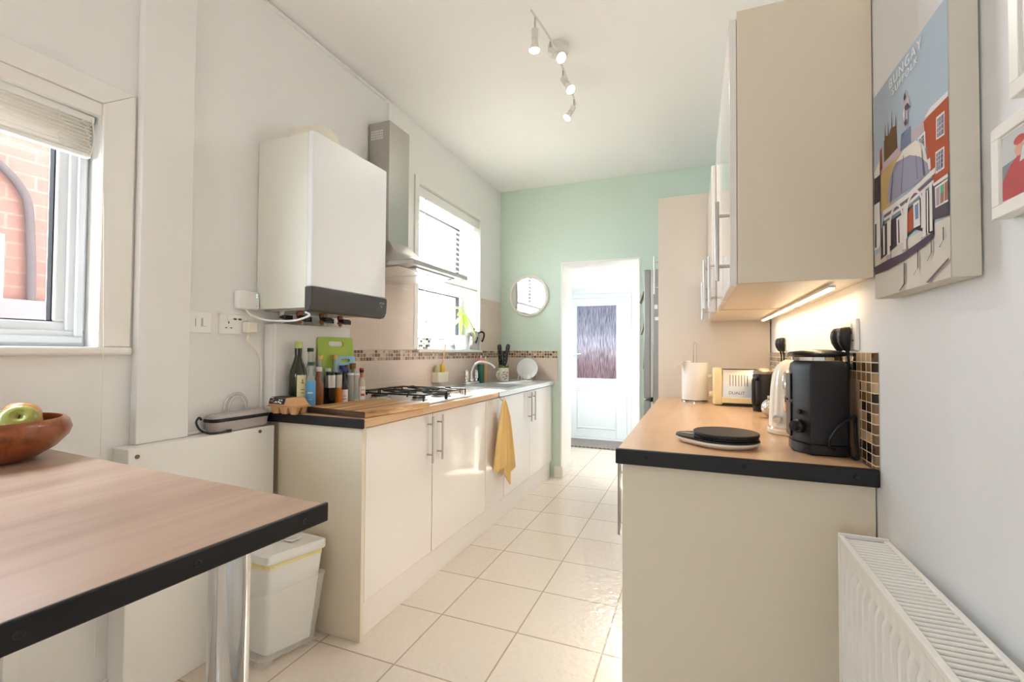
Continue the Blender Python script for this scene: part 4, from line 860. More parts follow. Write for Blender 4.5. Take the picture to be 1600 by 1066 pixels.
# utensil mug
t = thing('utensil_mug', 'patterned mug standing on the drainer, holding knives', 'mug', (-1.62, 3.87, .9055))
mx, my = -1.62, 3.87
b = B(); b.lathe((mx, my, .9056), [(.048, 0), (.052, .004), (.052, .122), (.049, .122), (.048, .008), (.0, .008)], 30, caps=False); b.cyl((mx, my, .9056), (mx, my, .910), .048, n=30)
Mm = mat('mug_glaze', (232, 226, 208), .25); obj('body', b, Mm, t)
b = B(); b.tube(spline([(mx - .015, my - .05, .995), (mx - .02, my - .082, .99), (mx - .022, my - .09, .965), (mx - .02, my - .078, .94), (mx - .014, my - .05, .935)], 6), .006, 10); obj('handle', b, Mm, t)
b = B()
for i, (a, z, w, h) in enumerate(((-60, .99, .05, .010), (-48, .97, .06, .008), (-30, .955, .05, .012), (-65, .945, .04, .008), (-42, .932, .06, .008), (-20, .985, .04, .010), (-75, .967, .03, .008))):
    q_ = math.radians(a); M_ = Matrix.Translation((mx + .0523 * math.cos(q_), my + .0523 * math.sin(q_), z)) @ Matrix.Rotation(q_, 4, 'Z') @ Matrix.Rotation(math.radians((-1) ** i * 12), 4, 'X'); b.box(-.004, .0012, -w / 4, w / 4, -h / 2, h / 2, M_)
obj('pattern', b, mat('mug_pattern', (150, 138, 126), .4), t, bevel=.001)
def knife(label, p, d, L, rivets=True):
    t = thing('knife', label, 'knife', p); p = Vector(p); d = Vector(d).normalized(); R_ = d.to_track_quat('Z', 'Y').to_matrix().to_4x4(); M_ = Matrix.Translation(p) @ R_
    b = B(); b.frame_rings([[M_ @ Vector((x * w * 1.35, y * .011, z)) for x, y in ((-1, -.6), (-.6, -1), (.6, -1), (1, -.6), (1, .6), (.6, 1), (-.6, 1), (-1, .6))] for w, z in ((.010, 0), (.0125, L * .2), (.011, L * .55), (.014, L * .85), (.012, L * .97), (.007, L))]); h_ = obj('handle', b, M_blackpl, t)
    b = B(); b.prism([M_ @ Vector(v_) for v_ in ((-.011, -.0008, 0), (.011, -.0008, 0), (.009, -.0008, -.09), (-.009, -.0008, -.09))], M_.to_3x3() @ Vector((0, .0016, 0))); obj('blade', b, M_chrome, t, smooth=False)
    if rivets:
        b = B()
        for k in (.25, .5, .75):
            for s_ in (-1, 1): b.cyl(M_ @ Vector((0, s_ * .0100, L * k)), M_ @ Vector((0, s_ * .0122, L * k)), .0032, n=10)
            for s_ in (-1, 1): b.cyl(M_ @ Vector((s_ * .013, 0, L * k)), M_ @ Vector((s_ * .0168, 0, L * k)), .003, n=10)
        obj('rivet', b, M_steel, h_)
knife('longest black riveted knife, leftmost in the mug', (-1.63, 3.838, 1.055), (-.02, -.16, 1), .185)
knife('shorter black riveted knife between the other two in the mug', (-1.600, 3.85, 1.045), (.02, -.02, 1), .135)
knife('black knife without rivets leaning out of the mug to the right', (-1.612, 3.895, 1.06), (.04, .33, 1), .19, False)
b = B()
for i in range(34):
    a = random.uniform(0, 6.28); r = random.uniform(.005, .036); h = random.uniform(.03, .075); o = Vector((mx + r * math.cos(a), my + r * math.sin(a), 1.0)); d = Vector((math.cos(a) * .35, math.sin(a) * .35, 1)).normalized(); s_ = d.orthogonal().normalized() * .008
    b.faces([o, o + d * h * .5 + s_, o + d * h, o + d * h * .5 - s_, o + d * h * .5 + Vector((.003, .002, .002))], [(0, 1, 4), (1, 2, 4), (2, 3, 4), (3, 0, 4)])
tag(obj('herb_sprig', b, mat('herb_green', (96, 136, 40), .6)), 'green leafy sprig sticking out of the patterned mug', 'herb')
# dish rack with plate
t = thing('plate', 'round white plate propped upright against the end wall tiles', 'plate', (-1.47, 4.1, .905))
ax = Vector((.12, -.97, .22)).normalized(); b = B(); b.lathe((-1.468, 4.105, 1.012), [(0, 0), (.06, 0), (.075, .004), (.099, .016), (.100, .0185), (.097, .0185), (.074, .0075), (.06, .004), (0, .004)], 44, axis=ax, caps=False); obj('dish', b, mat('white_china', (236, 236, 234), .2), t)
t = thing('plate_rack', 'small wire rack holding the round white plate', 'rack', (-1.47, 4.06, .905))
b = B()
for x in (-1.53, -1.50, -1.47, -1.44, -1.41): b.tube([(x, 4.02, .9075), (x, 4.03, .96), (x, 4.045, .963)], .0025, 6)
b.tube([(-1.545, 4.02, .9085), (-1.395, 4.02, .9085)], .003, 6); b.tube([(-1.545, 4.15, .9085), (-1.395, 4.15, .9085)], .003, 6); b.tube([(-1.545, 4.02, .9085), (-1.545, 4.15, .9085)], .003, 6); b.tube([(-1.395, 4.02, .9085), (-1.395, 4.15, .9085)], .003, 6)
for x in (-1.525, -1.41): b.tube([(x, 4.15, .908), (x, 4.155, 1.02)], .003, 6)
obj('wire', b, M_chrome, t)
# tea towel
M_towel = mat('mustard_towel', (228, 192, 128), .9, bump=(500, .4, .002))
hk = thing('towel_hook', 'small steel hook over the worktop edge carrying the tea towel', 'hook', (-1.24, 2.905, .865))
b = B(); b.tube(spline([(-1.2345, 2.905, .872), (-1.232, 2.905, .85), (-1.222, 2.905, .842), (-1.214, 2.905, .85)], 6), .003, 8); obj('wire', b, M_steel, hk)
b = B(); rows = []
NZ, NW = 26, 25
for k in range(NZ + 1):
    u = k / NZ; z = .848 - u * .50; w = .018 + .175 * (u ** .75)
    row = []
    for j in range(NW):
        s = j / (NW - 1); c = s - .5
        y = 2.905 + c * 2 * w + .02 * u; ph = s * 3.2 * 2 * math.pi
        x = -1.226 + .018 * math.sin(ph) * min(1, u * 3 + .25) + .018 + .012 * u * math.sin(s * 5)
        ks = ((0, .44), (.2, .47), (.36, .455), (.42, .40), (.5, .47), (.68, .60), (.85, .55), (1, .50))
        for (sa, la), (sb, lb) in zip(ks, ks[1:]):
            if sa <= s <= sb: Ls = la + (lb - la) * (s - sa) / (sb - sa)
        zz = .848 - Ls * u
        row.append((x, y, zz))
    rows.append(row)
vs = [p for r in rows for p in r]; fs = [(k * NW + j, k * NW + j + 1, (k + 1) * NW + j + 1, (k + 1) * NW + j) for k in range(NZ) for j in range(NW - 1)]
b.faces(vs, fs); tw = obj('tea_towel', b, M_towel); md = tw.modifiers.new('thick', 'SOLIDIFY'); md.thickness = .003; md.offset = 0
tag(tw, 'mustard yellow tea towel hanging in folds from the left worktop', 'towel')

# ------------------------------------------------------------------ kitchen window sill
def leaf(b, base, d, L, w, up=(0, 0, 1), droop=.3):
    base = Vector(base); d = Vector(d).normalized(); side = d.cross(Vector(up)).normalized(); nrm = side.cross(d).normalized(); n = 6; v0 = []
    for k in range(n + 1):
        u = k / n; c = base + d * L * u - Vector((0, 0, 1)) * droop * L * u * u; ww = w * math.sin(math.pi * min(1, u * .96 + .04)) ** .8
        v0 += [c - side * ww + nrm * ww * .3, c, c + side * ww + nrm * ww * .3]
    b.faces(v0, [(3 * k + j, 3 * k + j + 1, 3 * k + 4 + j, 3 * k + 3 + j) for k in range(n) for j in range(2)])
def leaf_mat(name, rgb):
    m = mat(name, rgb, .45); n, l, bb = nt(m); t_ = n.new('ShaderNodeBsdfTranslucent'); t_.inputs[0].default_value = (*lin(rgb), 1); x = n.new('ShaderNodeMixShader'); x.inputs[0].default_value = .45
    l.new(bb.outputs[0], x.inputs[1]); l.new(t_.outputs[0], x.inputs[2]); l.new(x.outputs[0], n['Material Output'].inputs['Surface']); return m
t = thing('potted_plant', 'leafy green plant in plain grey-white pot on the kitchen sill', 'plant', (-1.87, 3.54, 1.19))
px, py = -1.872, 3.545
b = B(); b.lathe((px, py, 1.1905), [(.052, 0), (.056, .004), (.072, .118), (.075, .12), (.070, .12), (.064, .1), (0, .1)], 30, caps=False); b.cyl((px, py, 1.1905), (px, py, 1.195), .052, n=30); obj('pot', b, mat('pot_grey_white', (222, 222, 226), .5), t)
b = B(); b.cyl((px, py, 1.285), (px, py, 1.298), .064, n=24); obj('soil', b, mat('soil', (70, 54, 42), .95), t)
b = B(); b.tube(spline([(px, py, 1.295), (px + .004, py + .006, 1.37), (px, py + .012, 1.45), (px + .004, py + .01, 1.53)], 6), .0035, 8); obj('stem', b, mat('plant_stem', (130, 140, 60), .6), t)
b = B()
for k, (a, e, z, L, w) in enumerate(((-80, .1, 1.46, .17, .02), (135, .0, 1.48, .18, .022), (-30, -.35, 1.50, .16, .022), (20, -.5, 1.46, .15, .02), (150, .1, 1.52, .15, .018), (-120, .4, 1.53, .15, .017), (10, -.7, 1.52, .2, .024), (-60, -.8, 1.51, .16, .02), (250, .7, 1.53, .14, .016))):
    q_ = math.radians(a); leaf(b, (px, py + .01, z), (math.cos(q_) * .6, math.sin(q_), e), L, w, droop=.55)
obj('foliage', b, leaf_mat('leaf_lime', (166, 184, 84)), t)
t = thing('potted_plant', 'sparse trailing plant in small patterned pot at the sill end', 'plant', (-1.85, 2.90, 1.19))
px, py = -1.85, 2.915
b = B(); b.lathe((px, py, 1.1905), [(.038, 0), (.042, .004), (.050, .075), (.046, .075), (.04, .06), (0, .06)], 24, caps=False); b.cyl((px, py, 1.1905), (px, py, 1.194), .038, n=24)
m = mosaic('pot_pattern', (.018, .018, .016), (0, 0, 1.19), 'XYZ', [(235, 232, 228), (150, 144, 140), (225, 220, 214), (70, 66, 64), (240, 238, 234)], (240, 238, 236), .4, .02); obj('pot', b, m, t)
b = B(); b.tube(spline([(px, py, 1.25), (px + .01, py + .03, 1.34), (px, py + .05, 1.42)], 6), .003, 6); b.tube(spline([(px, py, 1.25), (px + .005, py - .01, 1.4), (px, py - .02, 1.56)], 6), .002, 6); b.tube(spline([(px, py + .04, 1.37), (px + .01, py + .11, 1.43), (px, py + .16, 1.45)], 6), .002, 6); obj('stem', b, mat('woody_stem', (112, 86, 60), .7), t)
b = B()
for (dy, z, a, L) in ((.05, 1.42, 40, .05), (.09, 1.42, -40, .05), (.12, 1.44, 60, .06), (.15, 1.45, 10, .06), (.16, 1.45, 100, .05), (.11, 1.43, 150, .05), (-.02, 1.56, 60, .05), (-.02, 1.55, -70, .05), (-.01, 1.5, 120, .04), (.03, 1.39, -100, .05), (.14, 1.44, -60, .05)):
    q_ = math.radians(a); leaf(b, (px, py + dy, z), (math.cos(q_) * .6, math.sin(q_), .3), L, .013, droop=.3)
obj('foliage', b, leaf_mat('leaf_pale', (132, 142, 66)), t)
b = B(); b.lathe((px + .02, py - .015, 1.375), [(.004, 0), (.014, .008), (.012, .02), (.003, .026)], 12); obj('flower', b, mat('peach_flower', (236, 190, 160), .6), t)
# moka pot
t = thing('moka_pot', 'silver stovetop coffee pot with black handle on the kitchen sill', 'coffee pot', (-1.835, 3.665, 1.19))
qx, qy = -1.822, 3.678
b = B(); b.lathe((qx, qy, 1.1905), [(.036, 0), (.039, .003), (.032, .062), (.034, .066)], 8); obj('boiler', b, M_steel, t, smooth=False)
b = B(); b.lathe((qx, qy, 1.2568), [(.034, 0), (.029, .012), (.040, .082)], 8); b.prism([(qx - .03, qy - .025, 1.338), (qx - .05, qy - .045, 1.336), (qx - .028, qy - .03, 1.30)], (.012, -.012, 0)); obj('jug', b, M_steel, t, smooth=False)
b = B(); b.lathe((qx, qy, 1.3392), [(.041, 0), (.03, .012), (.006, .018)], 8); l_ = obj('lid', b, M_steel, t, smooth=False)
b = B(); b.lathe((qx, qy, 1.3574), [(.004, 0), (.008, .008), (.008, .018), (.003, .022)], 12); obj('knob', b, M_blackpl, l_)
b = B(); b.tube(spline([(qx + .027, qy + .027, 1.335), (qx + .05, qy + .052, 1.348), (qx + .066, qy + .066, 1.335), (qx + .066, qy + .064, 1.30), (qx + .055, qy + .052, 1.26)], 6), [.006] * 5 + [.0085] * 20, 10); obj('handle', b, M_blackpl, t)
b = B(); b.tube(spline([(qx + .03, qy - .022, 1.25), (qx + .05, qy - .036, 1.28), (qx + .052, qy - .035, 1.30)], 5), .007, 8)
obj('valve', b, M_blackpl, t)
# mirror
t = thing('round_mirror', 'round mirror in pale frame on the sage green wall', 'mirror', (-1.497, YB, 1.712))
b = B(); b.lathe((-1.497, YB - .001, 1.712), [(.197, 0), (.202, .008), (.200, .02), (.190, .025), (.178, .02), (.174, .01)], 64, axis=(0, -1, 0), caps=False); b.cyl((-1.497, YB - .0005, 1.712), (-1.497, YB - .004, 1.712), .195, n=48); obj('frame', b, mat('whitewashed_wood', (232, 227, 218), .55), t)
b = B(); b.cyl((-1.497, YB - .0045, 1.712), (-1.497, YB - .012, 1.712), .1735, n=64); obj('glass', b, mat('mirror_silver', (238, 238, 238), .02, 1), t, smooth=False)
# ------------------------------------------------------------------ right worktop
# kitchen scale
t = thing('kitchen_scale', 'white kitchen scale with round black plate at the worktop edge', 'scale', (.06, 1.53, .9012))
sc = Vector((.078, 1.538)); tip = Vector((-.058, 1.578))
def tear(r, z, ext=1.0):
    d = (tip - sc); L = d.length * ext; a0 = math.atan2(d.y, d.x); out = []
    for k in range(40):
        a = 2 * math.pi * k / 40 - math.pi; rr_ = r + max(0, math.cos(a)) ** 7 * (L - r) ; out.append((sc.x + rr_ * math.cos(a + a0), sc.y + rr_ * math.sin(a + a0), z))
    return out
b = B(); b.frame_rings([tear(.075, .9013, .8), tear(.087, .903, .9), tear(.098, .912, .98), tear(.099, .918)]); obj('base', b, M_white, t)
b = B(); b.frame_rings([tear(.099, .9182), tear(.097, .924, .99)]); obj('bezel', b, M_blackpl, t, label='black top bezel')
b = B(); b.prism([(-.045, 1.562, .9245), (-.008, 1.548, .9245), (-.004, 1.572, .9245), (-.042, 1.582, .9245)], (0, 0, .0006)); obj('display', b, mat('display_grey', (120, 118, 112), .1), t)
b = B(); b.lathe((sc.x + .006, sc.y - .002, .9243), [(.086, 0), (.089, .002), (.089, .005), (.086, .0065), (.086, .009), (.091, .0095), (.091, .0155), (.089, .0175), (0, .0175)], 56); obj('platform', b, M_matblk, t, label='round black weighing plate')
# coffee grinder
t = thing('coffee_grinder', 'tall matt black coffee grinder at the near end of the right worktop', 'grinder', (.325, 1.55, .9012))
def oct_ring(z, ins=0, x0=.257, x1=.385, y0=1.474, y1=1.640, c=.034, rr_=.012):
    x0 += ins; x1 -= ins; y0 += ins; y1 -= ins
    return [(x0 + c, y0, z), (x1 - rr_, y0, z), (x1 - rr_ * .3, y0 + rr_ * .3, z), (x1, y0 + rr_, z), (x1, y1 - rr_, z), (x1 - rr_, y1, z), (x0 + c, y1, z), (x0, y1 - c * 1.6, z), (x0, y0 + c * 1.6, z)]
b = B(); b.frame_rings([oct_ring(.9013, .003), oct_ring(.904), oct_ring(.929)]); obj('foot', b, M_blackpl, t)
b = B(); b.frame_rings([oct_ring(.9293, .0015), oct_ring(1.132, .0015), oct_ring(1.148, .004), oct_ring(1.157, .011)]); bd = obj('body', b, M_matblk, t, bevel=.003, seg=2)
b = B(); b.lathe((.322, 1.557, 1.1575), [(.062, 0), (.062, .010), (.060, .012)], 40); obj('collar', b, M_chrome, t, label='silver ring under the lid')
b = B(); b.lathe((.322, 1.557, 1.17), [(.068, 0), (.072, .003), (.072, .008), (.066, .013), (.03, .019), (0, .020)], 44); obj('lid', b, M_blackpl, t)
b = B(); b.box(.2525, .2575, 1.535, 1.60, 1.045, 1.12); b.box(.2525, .2575, 1.535, 1.60, .94, 1.038); obj('front_panel', b, M_blackpl, t, bevel=.003)
kn = Vector((.262, 1.50, 0)); nd = Vector((-1, -.62, 0)).normalized(); kc = Vector((.272, 1.506, .975)); 
b = B(); b.lathe(kc, [(.019, 0), (.019, .012), (.015, .016), (.014, .024), (0, .025)], 24, axis=nd); obj('knob', b, M_blackpl, t)
b = B(); b.lathe((.272, 1.506, 1.015), [(.007, 0), (.007, .007), (0, .008)], 18, axis=nd); obj('button', b, M_blackpl, t)
b = B(); b.tube(spline([(.345, 1.4738, .922), (.333, 1.462, .928), (.330, 1.456, .95), (.350, 1.456, .985), (.375, 1.462, 1.005), (.392, 1.475, 1.012), (.396, 1.488, .99), (.394, 1.475, .95), (.392, 1.455, .92), (.39, 1.45, .906), (.38, 1.47, .9055), (.385, 1.65, .9055)], 8), .0038, 8)
obj('power_cord', b, M_blackpl, t)
# kettle
t = thing('kettle', 'cream ribbed jug kettle with chrome handle between grinder and black mug', 'kettle', (.308, 1.85, .9012))
kx, ky = .312, 1.85
b = B(); b.lathe((kx, ky, .9013), [(.076, 0), (.078, .004), (.078, .014), (.074, .018)], 40); obj('power_base', b, M_offw, t)
rb = B(); rings = []
for r, z in ((.072, .9195), (.0735, .925), (.073, .93), (.0715, .96), (.069, 1.01), (.066, 1.06), (.061, 1.10), (.052, 1.128), (.038, 1.146), (.02, 1.155)):
    rings.append([(kx + (r + (.0012 * math.cos(18 * a) if .93 <= z <= 1.1 else 0)) * math.cos(a), ky + (r + (.0012 * math.cos(18 * a) if .93 <= z <= 1.1 else 0)) * math.sin(a), z) for a in [2 * math.pi * k / 108 for k in range(108)]])
rb.frame_rings(rings); bd = obj('body', rb, mat('cream_enamel', (237, 233, 222), .16, coat=.3), t)
b = B(); b.lathe((kx, ky, .9185), [(.0745, 0), (.0745, .006), (.073, .007)], 48, caps=False); obj('band', b, M_chrome, t)
b = B(); b.lathe((kx, ky, 1.1553), [(.02, 0), (.013, .006), (.009, .012), (.0, .015)], 24); obj('lid_knob', b, M_chrome, t)
b = B(); hp = spline([(kx - .018, ky - .055, 1.105), (kx - .03, ky - .083, 1.11), (kx - .036, ky - .098, 1.085), (kx - .034, ky - .097, 1.03), (kx - .03, ky - .088, .995), (kx - .025, ky - .072, .985)], 6); b.tube(hp, .0105, 12); obj('handle', b, M_chrome, t, label='chrome loop handle')
b = B(); b.prism([(kx - .03, ky + .055, 1.09), (kx - .055, ky + .085, 1.118), (kx - .04, ky + .05, 1.125)], (.025, .012, 0)); obj('spout', b, mat('cream_enamel_b', (232, 226, 208), .14), t, bevel=.004)
b = B(); b.cyl((kx - .05, ky - .056, .955), (kx - .058, ky - .0645, .955), .014, n=24); obj('gauge', b, M_chrome, t)
# glass sphere jar
b = B(); b.ball((.302, 2.245, .944), .041, 14); b.lathe((.302, 2.245, .983), [(.016, 0), (.018, .012), (.0, .014)], 16)
tag(obj('glass_jar', b, mat('cut_glass_silver', (205, 200, 194), .12, .85, bump=(70, 1.0, .01))), 'small round silvery glass jar between kettle and black mug', 'jar')
# black flask mug
t = thing('travel_mug', 'tall black handled mug in front of the cream toaster', 'mug', (.302, 2.5, .9012))
b = B(); b.lathe((.302, 2.5, .9013), [(.044, 0), (.046, .003), (.046, .172), (.043, .176)], 36); obj('body', b, M_matblk, t)
b = B(); b.lathe((.302, 2.5, 1.0775), [(.0435, 0), (.0455, .003), (.0455, .013), (.040, .016), (.0, .015)], 36); obj('lid', b, M_steel, t, label='steel lid')
b = B(); b.tube(spline([(.272, 2.466, 1.055), (.256, 2.436, 1.055), (.252, 2.428, 1.04), (.252, 2.428, .98), (.252, 2.428, .95), (.258, 2.44, .935), (.272, 2.466, .935)], 6), .0085, 10); obj('handle', b, M_blackpl, t)
# toaster
t = thing('toaster', 'cream two-slot toaster with silver side plates under the cupboards', 'toaster', (.215, 2.72, .9012))
M_toast = mat('toaster_cream', (238, 222, 176), .25, coat=.3)
ta, tb, ya, yb_ = .085, .355, 2.655, 2.81
def end_cap(x0, x1, hump):
    prof_ = [(ya, .905), (ya - .002, .93), (ya + .004, 1.05), (ya + .022, 1.083), (ya + .05, 1.098), (yb_ - .05, 1.098), (yb_ - .022, 1.083), (yb_ - .004, 1.05), (yb_ + .002, .93), (yb_, .905)]
    b = B(); b.prism([(x0, y, z) for y, z in prof_], (x1 - x0, 0, 0)); return b
obj('end_casting', end_cap(ta, ta + .048, 1), M_toast, t, bevel=.010, seg=3)
obj('end_casting', end_cap(tb - .048, tb, 1), M_toast, t, bevel=.010, seg=3)
b = B(); b.prism([(ta + .048, y, z) for y, z in ((ya + .006, .918), (ya + .006, 1.06), (ya + .022, 1.088), (yb_ - .022, 1.088), (yb_ - .006, 1.06), (yb_ - .006, .918))], (tb - ta - .096, 0, 0)); bd = obj('body', b, M_inox, t, label='polished steel side plates')
b = B(); b.box(ta + .04, tb - .04, ya - .003, ya + .0055, .916, .945); obj('lower_rail', b, M_toast, t, bevel=.003)
b = B(); b.box(ta + .04, tb - .04, ya + .012, yb_ - .012, .9013, .9175); obj('plinth', b, M_blackpl, t)
b = B()
for yy in (2.70, 2.765): b.box(ta + .052, tb - .052, yy - .014, yy + .014, 1.0885, 1.0905)
obj('slot', b, M_rubber, bd, smooth=False)
b = B()
for k in range(7): b.box(.166 + k * .0135, .1685 + k * .0135, ya + .0035, ya + .0058, 1.005, 1.062)
obj('vent_groove', b, mat('groove_grey', (86, 80, 72), .5), bd, smooth=False)
lettering('DUALIT', .022, mat('lettering_grey', (96, 88, 78), .5), bd, Matrix.Translation((.160, ya + .0054, .962)) @ Matrix.Rotation(math.radians(90), 4, 'X'), .0006)
b = B(); b.lathe((ta - .0005, 2.69, .958), [(.014, 0), (.014, .012), (.010, .016), (0, .016)], 20, axis=(-1, 0, 0)); obj('knob', b, M_toast, t)
b = B(); b.box(ta - .022, ta - .0005, 2.715, 2.745, 1.045, 1.06); obj('lever', b, M_toast, t, bevel=.005)
# kitchen roll
t = thing('kitchen_roll', 'white paper kitchen roll on an upright wire holder', 'kitchen roll', (-.003, 2.83, .9012))
b = B(); b.lathe((-.003, 2.83, .912), [(.018, 0), (.069, 0), (.0695, .002), (.0695, .205), (.068, .207), (.018, .207)], 48, caps=False)
M_paper = mat('kitchen_paper', (244, 242, 238), .9, bump=(160, .3, .003)); obj('roll', b, M_paper, t)
b = B(); b.lathe((-.003, 2.83, .9013), [(.074, 0), (.074, .006), (.0, .008)], 40); obj('base', b, M_chrome, t)
b = B(); b.tube([(-.011, 2.83, .905), (-.011, 2.83, 1.225)] + [(-.003 - .008 * math.cos(a), 2.83, 1.225 + .010 * math.sin(a)) for a in [math.pi * k / 8 for k in range(1, 9)]] + [(.005, 2.83, .905)], .0022, 8); obj('wire', b, M_chrome, t)
b = B(); vs = []; 
for k in range(9):
    u = k / 8; xx = -.03 - .075 * u
    for j in range(7): v_ = j / 6; vs.append((xx + .008 * math.sin(v_ * 5), 2.765 + v_ * .05 + .008 * math.sin(u * 6), 1.118 + .014 * math.sin(u * 3.0 + v_ * 2) - .02 * u * u))
b.faces(vs, [(k * 7 + j, k * 7 + j + 1, (k + 1) * 7 + j + 1, (k + 1) * 7 + j) for k in range(8) for j in range(6)]); o_ = obj('loose_sheet', b, M_paper, t); md = o_.modifiers.new('thick', 'SOLIDIFY'); md.thickness = .0008
# sockets and plugs on the right wall
def rsocket(label, y0, y1, plug_labels, ys, pw):
    t = thing('wall_socket', label, 'socket', (XR, (y0 + y1) / 2, 1.23)); socket(t, XR, y0, y1, 1.187, 1.273, -1, False)
    for yc, lab, sleeve in zip(ys, plug_labels, (True, False)):
        p = thing('plug', lab, 'plug', (XR - .01, yc, 1.23), 'black plugs in the right sockets'); x0 = XR - .0105
        b = B(); b.frame_rings([[(x0 - dd * (.5 + .5 * cx_), yc + cy_ * w, z) for cx_, cy_ in [(math.cos(a), math.sin(a)) for a in [2 * math.pi * k / 14 for k in range(14)]]] for z, w, dd in ((1.252, .006, .014), (1.249, .014, .024), (1.240, .019, .030), (1.225, .0195, .032), (1.208, .016, .029), (1.194, .010, .022), (1.186, .006, .016))])
        obj('body', b, M_blackpl, p)
        b = B(); b.tube(spline([(x0 - .008, yc, 1.190), (x0 - .004, yc, 1.16), (x0 - .0035, yc + .004, 1.12), (x0 - .0035, yc + .01, 1.03), (x0 - .0035, yc + .014, .94), (x0 - .0035, yc + .018, .906)], 6), [.0045] * 4 + [.0032] * 27, 8); obj('cord', b, M_blackpl, p)
rsocket('white double socket above the grinder, holding two black plugs', 1.487, 1.633, ('black plug nearest in the socket above the grinder', 'black plug farther in the socket above the grinder'), (1.53, 1.598), .02)
rsocket('white double socket above the far worktop, beyond the kettle', 2.50, 2.646, ('black plug nearest in the socket beyond the kettle', 'black plug farther in the socket beyond the kettle'), (2.54, 2.608), .02)

# ------------------------------------------------------------------ canvas print
t = thing('canvas_print', 'deep canvas print of a town square, reading BUNGAY SUFFOLK, on right wall', 'picture', (XR, 1.08, 1.52))
FXC, CY0, CY1, CZ0, CZ1 = .368, 1.236, .912, 1.298, 1.742
obj('stretcher', B().box(FXC, XR - .003, CY1, CY0, CZ0, CZ1), mat('canvas_side', (214, 208, 194), .8), t, bevel=.0015)
ART = {'sky': (172, 188, 202), 'cream': (208, 202, 192), 'tower': (112, 88, 62), 'ochre': (190, 166, 116), 'lilac': (190, 176, 184), 'brick': (172, 86, 56), 'white': (222, 218, 216), 'pane': (134, 130, 150), 'pedestal': (118, 128, 154), 'statue': (186, 176, 188), 'plum': (92, 78, 92), 'dome': (150, 150, 170), 'cream2': (222, 216, 206), 'domeline': (112, 112, 136), 'dark': (70, 62, 68), 'sky2': (120, 140, 180), 'plum2': (122, 104, 114), 'plum3': (90, 76, 90), 'teal': (120, 144, 152), 'stone': (176, 170, 164), 'darkshop': (84, 76, 84), 'shop1': (170, 150, 160), 'shop2': (150, 120, 110), 'shop3': (160, 110, 90), 'shopg': (96, 176, 120)}
names = list(ART); mats = [mat('art_' + k, v, .8, spec=.2) for k, v in ART.items()]
